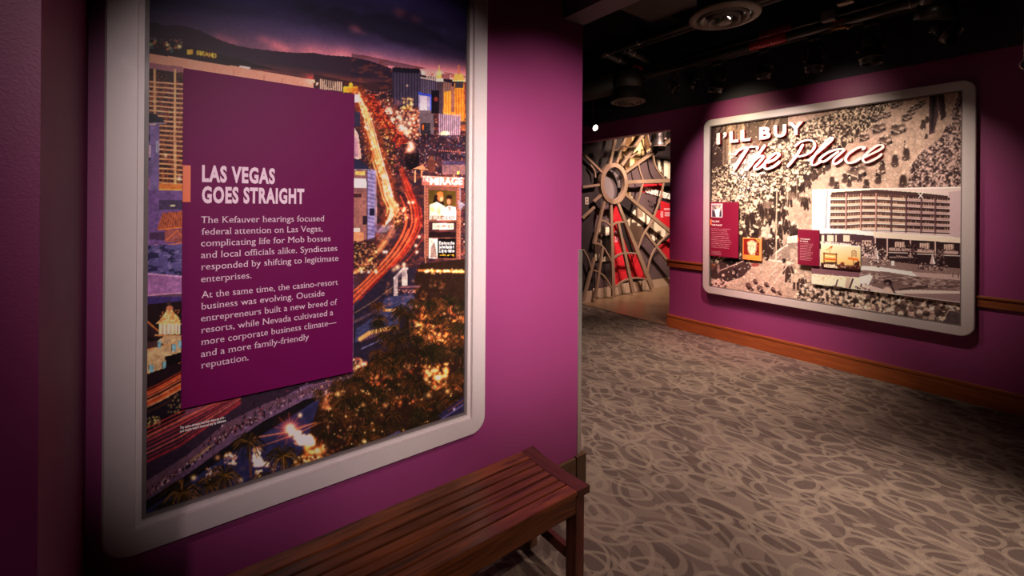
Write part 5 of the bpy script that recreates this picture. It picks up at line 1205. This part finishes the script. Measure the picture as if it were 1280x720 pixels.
LX = ((1.226, 1.272), (BX0 + .02, BX0 + .066)); LY = ((BY0 + .002, BY0 + .058), (BY1 - .062, BY1 - .006))
for xa, xb in LX:
    for ya, yb in LY:
        pale = xa > 1 and ya > 1.4
        lg = add('leg', nb(xa, xb, ya, yb, 0, BZ - .029, .003), M['teak_raw' if pale else 'teak_z'], bench)
        if pale: lg['label'] = 'paler unstained rear leg'
    add('stretcher', nb(xa + .012, xb - .010, LY[0][1], LY[1][0], .095, .140, .002), M['teak_y'], bench)
    add('end_rail', nb(xa + .008, xb - .008, LY[0][1], LY[1][0], BZ - .080, BZ - .030, .002), M['teak_y'], bench)

# ------------------------------------------------------------------ spider-web sculpture in the hall beyond
WP = 4.70
def wp(x, y, d=WP):
    a, z = onY(x, y, d); return Vector((a, d, max(z, .002)))
hubc = wp(766.2, 229)
web = empty('spider_web', (hubc.x, WP, 0), 'large bronze spider-web frame with a round hub standing beyond the doorway', 'sculpture')
bm = bmesh.new()
ang = np.linspace(0, 2 * math.pi, 48, endpoint=False)
sweep(bm, [wp(766.3 + 14.9 * math.cos(t), 229.3 + 23.0 * math.sin(t)) for t in ang], [.066 + .016 * abs(math.cos(t)) for t in ang], .06, (0, 1, 0), True)
add('hub_ring', bm, M['web'], web)
def bar(pts, w0, w1, name='spoke', dep=.034, off=0.0):
    n = len(pts); bm = bmesh.new()
    if n > 2:
        P = catmull([wp(*p) for p in pts], 6)
    else: P = [wp(*p) for p in pts]
    P = [Vector(p) + Vector((0, off, 0)) for p in P]
    W = [w0 + (w1 - w0) * i / (len(P) - 1) for i in range(len(P))]
    sweep(bm, P, W, dep, (0, 1, 0)); add(name, bm, M['web'], web)
for a, b, w0, w1 in (((753.5, 216.5), (728, 191.5), .036, .036), ((750, 231), (728, 233.6), .034, .034), ((751, 244), (742, 252), .034, .034), ((743, 259), (728, 273), .034, .034),
                     ((762, 206), (770.4, 166), .055, .06), ((770.5, 203.5), (784, 164), .045, .045), ((777, 206.5), (808, 162), .05, .055), ((782, 215), (842, 172), .045, .06), ((783, 227.6), (846, 225.4), .055, .070),
                     ((779.5, 241.5), (846, 296.5), .05, .070), ((771, 251.5), (815.3, 360), .055, .10), ((806, 290), (846, 341), .045, .06), ((763.4, 254), (766.8, 370), .055, .075), ((772.5, 278), (791.3, 366), .05, .075),
                     ((755.3, 252), (742.5, 305), .045, .055), ((743.2, 322), (729, 376), .045, .055), ((753.3, 308), (744, 372), .045, .05)):
    bar([a, b], w0, w1, off=rng.random() * .004)
for pts in ([(751, 275), (757, 277), (763.8, 283)], [(743, 303), (753.5, 308.5), (764.5, 327)], [(742.5, 337.5), (755, 345), (765.5, 362)], [(765, 281.8), (772, 277.8), (781, 277.5)], [(765.6, 323.4), (778, 316.6), (796, 316.5)],
            [(767, 360.5), (778, 352), (787, 348.5), (798, 347.4), (809, 349.4)], [(729, 312), (735, 323), (739.5, 339)], [(797.5, 311), (805, 292), (817, 275)], [(809.5, 342), (812, 327), (820, 309), (838, 290)],
            [(797.6, 203), (799.5, 214), (804, 226)], [(803.4, 229), (800, 243), (796, 254)], [(809, 164), (811, 176), (816, 189)], [(816.5, 194), (820, 210), (830.5, 224)], [(829.6, 229), (825, 249), (817, 272)],
            [(778, 180), (785, 184), (793, 183)], [(767, 188), (772, 186), (777.5, 179.5)], [(780, 196), (789, 196), (797, 189)], [(738, 206), (743, 214), (744, 222)]):
    bar(pts, .026, .026, 'web_strand', .024)

# printed and coloured wall panels behind the web
PY = WEBW - .022
wg = empty('wall_graphic', (6.4, WEBW, 1.5), 'grey and red wall panels with sepia photographs behind the spider-web frame', 'wall panel')
def wpoly(name, pts, m, t=.0, lab=None):
    bm = bmesh.new(); prism(bm, [Vector((onY(x, y, PY - t)[0], PY - t, max(.166, onY(x, y, PY - t)[1]))) for x, y in pts], (0, .018, 0))
    o = add(name, bm, m, wg)
    if lab: o['label'] = lab
    return o
wpoly('grey_panel', [(744, 262), (764, 256), (764, 284), (744, 300)], M['grey_panel'])
wpoly('grey_panel', [(783, 192), (816, 178), (818, 200), (830, 224), (783, 226)], M['grey_panel'])
wpoly('grey_panel', [(783, 229), (804, 229), (797, 254), (780, 242)], M['grey_panel'])
wpoly('grey_panel', [(773, 256), (798, 257), (784, 276), (797, 312), (808, 346), (840, 340), (846, 348), (808, 354), (796, 330)], M['dark_panel'])
wpoly('grey_panel', [(798, 313), (806, 293), (838, 332), (838, 346), (811, 350)], M['grey_panel'], .002)
wpoly('grey_panel', [(731, 276), (744, 262), (744, 300), (731, 330)], M['dark_panel'])
wpoly('grey_panel', [(744, 340), (764, 362), (764, 366), (744, 369)], M['grey_panel'])
wpoly('grey_panel', [(803, 240), (828, 248), (818, 268), (797, 255)], M['grey_panel'], .002)
for pts in ([(767, 256), (773, 257), (781, 277), (772, 277.5), (766, 281)], [(766, 283), (772, 279), (787, 318), (778, 318), (767, 323)], [(767, 326), (779, 318), (788, 318), (795, 346), (779, 352), (768, 359)], [(789, 318), (796, 318), (808, 348), (796, 347)],
            [(804.5, 230), (830.5, 229.5), (828, 247), (801, 239.5)], [(827, 251), (842, 256), (842, 290), (819, 273)], [(842, 295), (842, 334), (822, 310)]):
    wpoly('red_panel', pts, M['red_panel'], .003)
d_ = wpoly('grey_disc', [(763.5 + 12 * math.cos(t), 233 + 20 * math.sin(t)) for t in np.linspace(0, 2 * math.pi, 28, endpoint=False)], M['slate_disc'], .004)
def wphoto(pts, step, cols, dens, base, lab=None):
    xs = [p[0] for p in pts]; ys = [p[1] for p in pts]; d = PY - .006
    a0, _ = onY(min(xs), 200, d); a1, _ = onY(max(xs), 200, d); _, zt = onY(pts[0][0], min(ys), d); _, zb = onY(pts[0][0], max(ys), d)
    P = [onY(x, y, d) for x, y in pts]; a0 = min(p[0] for p in P); a1 = max(p[0] for p in P); zb = min(p[1] for p in P); zt = max(p[1] for p in P)
    nx, nz = int((a1 - a0) / step) + 1, int((zt - zb) / step) + 1
    V, Q, Cc = [], [], []
    A, Z = np.meshgrid(np.linspace(a0, a1, nx + 1), np.linspace(zb, zt, nz + 1))
    cv_ = np.tile(np.array(base, float), (nz + 1, nx + 1, 1))
    for i in range(dens):
        u, v = rng.random() * nx, rng.random() * nz; r_ = .8 + 2.2 * rng.random(); cc = np.array(random.choice(cols), float)
        i0, i1, j0, j1 = int(max(0, v - 2 * r_)), int(min(nz + 1, v + 2 * r_ + 1)), int(max(0, u - r_)), int(min(nx + 1, u + r_ + 1)); cv_[i0:i1, j0:j1] = cc
    ins = np.zeros((nz, nx), bool); ca, cz = (A[:-1, :-1] + A[1:, 1:]) / 2, (Z[:-1, :-1] + Z[1:, 1:]) / 2
    for i in range(len(P)):
        (xa, ya), (xb, yb) = P[i], P[(i + 1) % len(P)]
        if ya == yb: continue
        ins ^= ((ya > cz) != (yb > cz)) & (ca < (xb - xa) * (cz - ya) / (yb - ya) + xa)
    idx = -np.ones((nz + 1, nx + 1), int)
    for i, j in zip(*np.nonzero(ins)):
        q = []
        for (p, r_) in ((i, j), (i, j + 1), (i + 1, j + 1), (i + 1, j)):
            if idx[p, r_] < 0: idx[p, r_] = len(V); V.append((A[p, r_], d, Z[p, r_])); Cc.append(srgb(tuple(cv_[p, r_])))
            q.append(int(idx[p, r_]))
        Q.append(q)
    me = bpy.data.meshes.new('photo_print'); me.from_pydata(V, [], Q); at = me.color_attributes.new('print', 'FLOAT_COLOR', 'POINT')
    at.data.foreach_set('color', np.array([(*q, 1) for q in Cc], np.float32).ravel()); addm('photo_print', me, M['print'], wg)
SEP = [(240, 210, 160), (150, 110, 70), (70, 48, 34), (210, 176, 128), (110, 80, 56)]
BWC = [(240, 230, 214), (90, 70, 60), (50, 38, 34), (220, 206, 186), (150, 130, 116)]
wphoto([(783, 172), (804, 168), (780, 203), (771.5, 203)], .03, SEP, 60, (190, 150, 100))
wphoto([(806, 171), (809, 168), (813, 186), (800, 199), (783, 213), (780, 207)], .03, SEP, 70, (200, 160, 110))
wphoto([(820, 199), (842, 199), (842, 223), (831, 223), (823, 210)], .03, BWC, 50, (230, 220, 200))
wphoto([(797, 258), (817, 275), (806, 293), (797.5, 310), (784, 275)], .03, BWC, 130, (226, 214, 190))
wphoto([(818, 276), (837, 291), (822, 308), (807, 290)], .03, BWC, 44, (236, 226, 206))
wphoto([(748, 282), (763, 284), (763.5, 326), (756, 327), (743.5, 325), (744, 303)], .03, [(226, 214, 196), (40, 32, 28), (60, 46, 40), (170, 156, 140), (30, 24, 22)], 90, (50, 38, 32))
wphoto([(786, 227), (788, 245), (797, 252), (780, 242)], .03, SEP, 6, (90, 70, 60))
# slanting title lettering
def slant_text(s_, x0, y0, x1, y1, h, m, t):
    V, Fc = glyphs(s_, .02); mn = min(v[0] for v in V); mx = max(v[0] for v in V)
    bm = bmesh.new(); vs = []
    for x, y in V:
        u = (x - mn) / (mx - mn); px_, py_ = x0 + u * (x1 - x0), y0 + u * (y1 - y0) - y / .682 * h
        a, z = onY(px_, py_, PY - t); vs.append(bm.verts.new((a, PY - t, z)))
    for f in Fc: bm.faces.new([vs[i] for i in f])
    r_ = bmesh.ops.extrude_face_region(bm, geom=bm.faces[:]); bmesh.ops.translate(bm, verts=[v for v in r_['geom'] if isinstance(v, bmesh.types.BMVert)], vec=(0, .03, 0))
    add('title_lettering', bm, m, wg)
slant_text('CORRUPTION', 807, 240.5, 842, 250.5, 7.0, M['white'], .03)
slant_text('TIMES', 811, 256.5, 826, 261, 7.0, M['grey_panel'], .03)
bm = bmesh.new()
for (x0, x1, y) in ((830, 838, 261.5), (826, 829, 265.5), (831, 838, 266.5), (825.5, 829, 268), (831, 838, 269), (826, 829, 270.6), (768.5, 771, 290), (768.5, 772, 292), (768.5, 771.5, 297), (768.5, 772.5, 299), (768.5, 771.5, 301)):
    a0, z0 = onY(x0, y, PY - .004); a1, _ = onY(x1, y, PY - .004); box(bm, a0, a1, PY - .0045, PY - .002, z0 - .02, z0 + .02)
o = add('small_print', bm, M['pink_print'], wg); o['kind'] = 'stuff'

# ------------------------------------------------------------------ ceiling services
def diffuser(x, y, z, r, label, duct_top, collar=True):
    t = empty('ceiling_diffuser', (x, y, z), label, 'air vent', 'round ceiling diffusers')
    def ring(name, r0, h0, r1, h1, th=.004):
        bm = bmesh.new(); lathe(bm, [(r0, h0), (r1, h1), (r1 - th, h1 + th), (r0 - th, h0 + th * 1.3), (r0, h0)], (x, y, z)); add(name, bm, M['diffuser'], t, True)
    def ring3(name, P):
        bm = bmesh.new(); lathe(bm, [(a * r, h) for a, h in P] + [(a * r, h + .003) for a, h in reversed(P)] + [(P[0][0] * r, P[0][1])], (x, y, z), seg=56); add(name, bm, M['diffuser'], t, True)
    ring3('flange', [(1.0, .012), (.99, .0), (.90, .006), (.80, -.010), (.76, .006)])
    ring3('cone', [(.70, .01), (.68, -.022), (.60, -.006), (.52, .012)]); ring3('cone', [(.46, .0), (.44, -.036), (.36, -.016), (.30, .004)])
    bm = bmesh.new(); lathe(bm, [(.001, -.036), (r * .20, -.044), (r * .22, -.034), (r * .10, .0), (.001, .0)], (x, y, z)); add('core', bm, M['diffuser'], t, True)
    bm = bmesh.new(); lathe(bm, [(r * .76, .012), (r * .76, .16), (r * .74, .16), (r * .74, .012)], (x, y, z)); add('neck', bm, M['duct'], t, True)
    bm = bmesh.new(); tube(bm, (x - r * .78, y, z + .03), (x + r * .78, y, z + .03), .006, seg=8); add('crossbar', bm, M['black_metal'], t)
    bm = bmesh.new(); tube(bm, (x, y, z + .16), (x, y, duct_top), r * .78, seg=36); add('drop_duct', bm, M['duct'], t, True)
dx, dy = onZ(905, 22, 2.90)
diffuser(dx, dy, 2.90, .245, 'larger round ceiling diffuser with bright concentric rings at the top of the view', 3.26)
ex, ey = onZ(785, 128, 2.72)
diffuser(ex, ey, 2.72, .20, 'smaller round ceiling diffuser hanging above the doorway', 3.08)
ob = add('rectangular_duct', nb(2.85, 3.62, -2.5, 2.6, 3.262, 3.62, .004, 1), M['duct']); tag(ob, 'wide flat black duct above the larger round diffuser', 'duct')
bm = bmesh.new(); tube(bm, (ex, ey + .157, 2.985), (ex, 7.4, 2.985), .13, seg=30); ob = add('round_duct', bm, M['duct'], None, True); tag(ob, 'round black duct feeding the smaller diffuser above the doorway', 'duct')

def pipe(pts, r, label, couple=(), labels=(), name='sprinkler_pipe', group=None):
    t = empty(name, pts[0], label, 'pipe', group)
    for i in range(len(pts) - 1):
        bm = bmesh.new(); tube(bm, pts[i], pts[i + 1], r, seg=20); add('pipe_run', bm, M['pipe'], t, True)
    for p in pts[1:-1]:
        bm = bmesh.new(); bmesh.ops.create_uvsphere(bm, u_segments=18, v_segments=12, radius=r * 1.35, matrix=Matrix.Translation(p)); add('elbow', bm, M['pipe'], t, True)
    for seg, u in couple:
        a, b = Vector(pts[seg]), Vector(pts[seg + 1]); d = (b - a).normalized(); p = a.lerp(b, u)
        bm = bmesh.new(); tube(bm, p - d * .006, p + d * .006, r * 1.10, seg=20); add('coupling', bm, M['coupling'], t, True)
    for seg, u0, u1 in labels:
        a, b = Vector(pts[seg]), Vector(pts[seg + 1]); bm = bmesh.new(); tube(bm, a.lerp(b, u0), a.lerp(b, u1), r * 1.03, seg=24); lb = add('red_label', bm, M['red_label'], t, True)
        bm = bmesh.new(); d = (b - a); n_ = 12
        for k in range(n_):
            q0, q1 = a.lerp(b, u0 + (u1 - u0) * (k + .2) / n_), a.lerp(b, u0 + (u1 - u0) * (k + .75) / n_)
            off = Vector((0, 0, -1)) * r * .80 + Vector((-1 if abs(d.y) > abs(d.x) else 0, -1 if abs(d.x) > abs(d.y) else 0, 0)) * r * .72
            box(bm, *sorted((q0.x + off.x - .003, q1.x + off.x + .003)), *sorted((q0.y + off.y - .003, q1.y + off.y + .003)), q0.z + off.z - .002, q0.z + off.z + .004)
        ob = add('label_print', bm, M['letter'], lb); ob['kind'] = 'stuff'
    return t
pipe([(3.735, -2.6, 3.18), (3.735, 3.30, 3.18), (4.87, 3.452, 3.18)], .038, 'black pipe with a red label turning towards the far wall above the doorway', [(0, .99), (0, .92), (0, .80), (1, .25), (1, .9)], [(1, .50, .70)])
pipe([(3.82, -2.6, 3.18), (3.82, 3.08, 3.18), (4.87, 3.216, 3.18)], .036, 'plain black pipe turning towards the far wall beside the labelled pipe', [(0, .985), (0, .83), (1, .15)])
l0, l1 = onX(938, 58, 4.25), onX(984, 47, 4.25)
yy = lambda v: (3.12 - v) / 5.72
pipe([(4.25, 3.12, l0[1]), (4.25, -2.6, l0[1])], .042, 'straight black pipe with a bright red label above the row of spotlights', [(0, .40)], [(0, yy(l0[0]), yy(l1[0]))])
m0, m1 = onX(950, 50, 4.30), onX(990, 40, 4.30)
pipe([(4.305, 3.12, 3.085), (4.305, -2.6, 3.085)], .034, 'thin black pipe with a dull red label just behind the bright-labelled pipe', [], [(0, yy(m0[0]), yy(m1[0]))])
# hangers and braces
for x, y, z, lab in ((3.735, 2.85, 3.21, 'thin black rod holding up the red-labelled pipe near its elbow'), (3.82, 1.75, 3.21, 'thin black rod holding up the plain pipe beside the larger diffuser'), (4.25, 2.45, 3.035, 'thin black rod behind the left end of the bright red pipe label'), (4.25, 1.05, 3.035, 'thin black rod behind the brass valve')):
    bm = bmesh.new(); tube(bm, (x, y, z), (x, y, H_), .006, seg=8)
    ob = add('hanger_rod', bm, M['pipe']); tag(ob, lab, 'hanger rod', 'pipe hanger rods')
# track beam and the lighting track
ob = add('track_beam', nb(TRACK_X - .05, TRACK_X + .05, -2.9, 3.35, 3.03, 3.10, .003, 1), M['pipe']); tag(ob, 'long black steel channel running parallel to the far wall', 'beam')
ob = add('lighting_track', nb(TRACK_X - .018, TRACK_X + .018, -2.9, 3.30, 2.985, 3.03, .002, 1), M['black_metal']); tag(ob, 'black lighting track carrying the row of spotlights', 'lighting track')
ob = add('ceiling_beam', nb(1.90, 2.04, -2.9, 7.5, 3.3, 3.55, .003, 1), M['pipe']); tag(ob, 'black beam just beyond the grey soffit', 'beam')
for i, yb in enumerate((-.4, 1.35, 2.9)):
    ob = add('ceiling_joist', nb(2.05, WX, yb, yb + .09, 3.63, 3.75, .003, 1), M['duct']); tag(ob, ('black ceiling joist at the right, above the finned lamp', 'black ceiling joist above the larger round diffuser', 'black ceiling joist nearest the doorway, above the pipe elbows')[i], 'joist', 'ceiling joists')
# grey junction box and brass valve, small white fitting
bx = onX(1036, 20, 4.165)
ob = add('junction_box', nb(4.135, 4.195, bx[0] - .05, bx[0] + .05, bx[1] - .045, bx[1] + .045, .012, 3), M['grey_box']); tag(ob, 'small pale grey box on the pipes above the spotlights', 'junction box')
vx = onX(1052, 34, 4.185)
vl = empty('pipe_valve', (4.185, vx[0], vx[1]), 'brass valve on the pipes beside the pale grey box', 'valve')
bm = bmesh.new(); tube(bm, (4.185, vx[0] - .07, vx[1] - .008), (4.185, vx[0] + .07, vx[1] + .012), .016, seg=14); add('valve_body', bm, M['brass'], vl, True)
bm = bmesh.new(); tube(bm, (4.185, vx[0], vx[1]), (4.165, vx[0] + .01, vx[1] + .05), .010, seg=12); add('valve_stem', bm, M['brass'], vl, True)
bm = bmesh.new(); tube(bm, (4.165, vx[0] - .03, vx[1] + .05), (4.165, vx[0] + .05, vx[1] + .05), .006, seg=10); add('valve_handle', bm, M['red_label'], vl, True)
bm = bmesh.new(); tube(bm, (4.165, vx[0] - .04, vx[1]), (4.145, vx[0] - .055, vx[1] - .035), .010, seg=12); add('spout', bm, M['brass'], vl, True)
fx = onX(1057, 3, 4.0)
ob = add('cable_tray_end', nb(3.97, 4.03, fx[0] - .05, fx[0] + .05, fx[1] - .012, fx[1] + .012, .003, 1), M['coupling']); tag(ob, 'short pale metal bar at the top edge above the spotlights', 'metal bar')

# spotlights: built once round the origin with the stem top at (0, 0, 0), copied after
def make_spotlight(label):
    t = empty('track_spotlight', (0, 0, 0), label, 'spotlight', 'spotlights on the track')
    add('track_adapter', nb(-.022, .022, -.05, .05, -.030, 0, .003, 1), M['black_metal'], t)
    bm = bmesh.new(); tube(bm, (0, 0, -.028), (0, 0, -.075), .009, seg=12); add('stem', bm, M['black_metal'], t, True)
    bm = bmesh.new(); sweep(bm, [(0, -.078, -.185), (0, -.082, -.12), (0, -.070, -.082), (0, -.03, -.074), (0, .03, -.074), (0, .070, -.082), (0, .082, -.12), (0, .078, -.185)], .020, .005, (1, 0, 0)); add('yoke', bm, M['black_metal'], t)
    b_ = bmesh.new(); lathe(b_, [(.001, .085), (.040, .083), (.050, .070), (.055, .03), (.066, -.02), (.072, -.045), (.078, -.05), (.080, -.058), (.072, -.064), (.072, -.105), (.068, -.105), (.066, -.06), (.045, -.02), (.001, -.02)], (0, 0, -.185)); body = add('lamp_body', b_, M['black_metal'], t, True)
    for k in range(4):
        bm = bmesh.new(); lathe(bm, [(.050, .060 - k * .014), (.058 + k * .002, .058 - k * .014), (.058 + k * .002, .055 - k * .014), (.050, .053 - k * .014)], (0, 0, -.185), seg=28); add('cooling_fin', bm, M['black_metal'], body, True)
    bm = bmesh.new(); lathe(bm, [(.072, -.058), (.081, -.060), (.081, -.068), (.072, -.070)], (0, 0, -.185)); add('front_ring', bm, M['diffuser'], body, True)
    for s_ in (-1, 1):
        bm = bmesh.new(); tube(bm, (0, s_ * .070, -.185), (0, s_ * .096, -.185), .011, seg=14); add('knob', bm, M['diffuser'], t, True)
    return t
def copy_tree(o, parent=None):
    c_ = o.copy(); col.objects.link(c_); c_.parent = parent
    for ch in o.children: copy_tree(ch, c_)
    return c_
proto = make_spotlight('spotlight')
spots = [((866, 92), .62, .0, 35, 'small dim spotlight at the far left end of the track'), ((842, 98), .66, .3, -40, 'small tilted spotlight left of the row, aimed sideways'), ((896, 84), .92, .10, 14, 'large spotlight over the upper left corner of the wide mural'), ((955, 78), .80, .05, 4, 'third spotlight from the left, over the word BUY'),
         ((1018, 66), .90, .05, 3, 'fourth spotlight from the left, hanging straight down'), ((1089, 48), 1.0, .05, 0, 'spotlight with a warm-lit front ring, second from the right'), ((1180, 30), .86, -.6, -42, 'tilted spotlight at the right end of the track')]
for i, ((px_, py_), s_, tx, ty_, lab) in enumerate(spots):
    o = proto if i == 0 else copy_tree(proto)
    a, z = onX(px_, py_, TRACK_X)
    o.location = (TRACK_X, a, 2.985); o.scale = (s_, s_, s_ * 1.18)
    o['label'] = lab
    for ch in o.children:
        if ch.name.startswith('lamp_body'):
            # swing the body round the yoke pivot
            ch.matrix_parent_inverse = Matrix.Translation((0, 0, -.185)) @ Matrix.Rotation(R(ty_), 4, 'X') @ Matrix.Rotation(-tx * .35, 4, 'Y') @ Matrix.Translation((0, 0, .185))
# big finned lamp at the upper right, with a lit lens above it
kx = onX(1172, 10, 4.05)
bg = empty('finned_lamp', (4.05, kx[0], 3.3), 'large black finned lamp head hanging at the upper right', 'spotlight')
ax = Vector((.25, .30, -1)).normalized(); c0 = Vector((4.05, kx[0], kx[1] + .03))
bm = bmesh.new(); lathe(bm, [(.001, -.16), (.075, -.16), (.085, -.13), (.095, 0), (.105, .01), (.105, .10), (.098, .10), (.09, .02), (.001, .0)], c0, ax); add('lamp_head', bm, M['black_metal'], bg, True)
for k in range(6):
    bm = bmesh.new(); lathe(bm, [(.08, -.14 + k * .022), (.098, -.138 + k * .022), (.098, -.134 + k * .022), (.08, -.132 + k * .022)], c0, ax); add('cooling_fin', bm, M['black_metal'], bg, True)
bm = bmesh.new(); tube(bm, c0 - ax * .15, (4.05, kx[0], H_), .014, seg=12); add('stem', bm, M['black_metal'], bg, True)
def lit_lamp(loc, ax, r, label):
    t = empty('lit_spotlight', loc, label, 'spotlight', 'lit spotlights'); ax = Vector(ax).normalized(); loc = Vector(loc)
    bm = bmesh.new(); lathe(bm, [(.001, -r * 2.2), (r * .7, -r * 2.2), (r * .9, -r), (r * 1.1, .01), (r, .01), (r * .9, -.02), (r * .5, -r), (.001, -r * 1.05)], loc, ax); add('lamp_body', bm, M['black_metal'], t, True)
    bm = bmesh.new(); lathe(bm, [(.001, -.010), (r * .88, -.012), (r * .88, -.016), (.001, -.016)], loc, ax); add('lens', bm, M['lens'], t)
    bm = bmesh.new(); p = loc - ax * r * 1.6; tube(bm, p, (p.x, p.y, 3.14 if 3.6 < p.x < 3.9 else H_), .010, seg=12); add('stem', bm, M['black_metal'], t, True)
a, z = onX(744.5, 160, 4.45); lit_lamp((4.45, a, z), (-.25, -.9, -.35), .045, 'small lit spotlight at the left above the doorway')
a, z = onX(1164, 0, 3.7); lit_lamp((3.7, a, z), (.5, .1, -.8), .05, 'lit spotlight lens at the top edge above the wide mural')
# round glass-fronted lamp at the right edge
a, z = onX(1284.5, 79.5, 3.3)
rl = empty('round_lamp', (3.3, a, z), 'round chrome-rimmed lamp cut off by the right edge of the view', 'lamp')
ax = Vector((-1, -.15, -.3)).normalized(); c0 = Vector((3.3, a, z))
bm = bmesh.new(); lathe(bm, [(.020, .0), (.023, .004), (.026, .0), (.024, -.03), (.016, -.06), (.001, -.062)], c0, ax); add('lamp_body', bm, M['coupling'], rl, True)
bm = bmesh.new(); lathe(bm, [(.019, .001), (.023, .008), (.028, .004), (.026, -.004), (.019, .001)], c0, ax); add('rim', bm, M['steel'], rl, True)
bm = bmesh.new(); lathe(bm, [(.001, .002), (.015, .0), (.0195, -.002), (.0195, -.004), (.001, -.004)], c0, ax); add('glass', bm, M['grey_box'], rl, True)
bm = bmesh.new(); tube(bm, c0 - ax * .06, (c0.x + .06, c0.y, 3.261), .010, seg=12); add('stem', bm, M['black_metal'], rl, True)
# spotlight silhouette in the hall, against the web
hx = onY(823, 182, 3.9)
o = copy_tree(proto); o.location = (hx[0], 3.9, hx[1] + .36); o.scale = (1.35, 1.35, 1.5); o['label'] = 'black spotlight silhouetted in front of the spider-web panels'; o['group'] = 'hall spotlight'
ob = add('hall_track', nb(5.2, 9.8, 3.88, 3.92, hx[1] + .36, hx[1] + .40), M['black_metal']); tag(ob, 'black lighting track in the hall beyond the doorway', 'lighting track')
ob = add('track_drop', nb(7.0, 7.02, 3.89, 3.91, hx[1] + .40, H_), M['black_metal']); tag(ob, 'thin black rod holding up the hall lighting track', 'hanger rod')
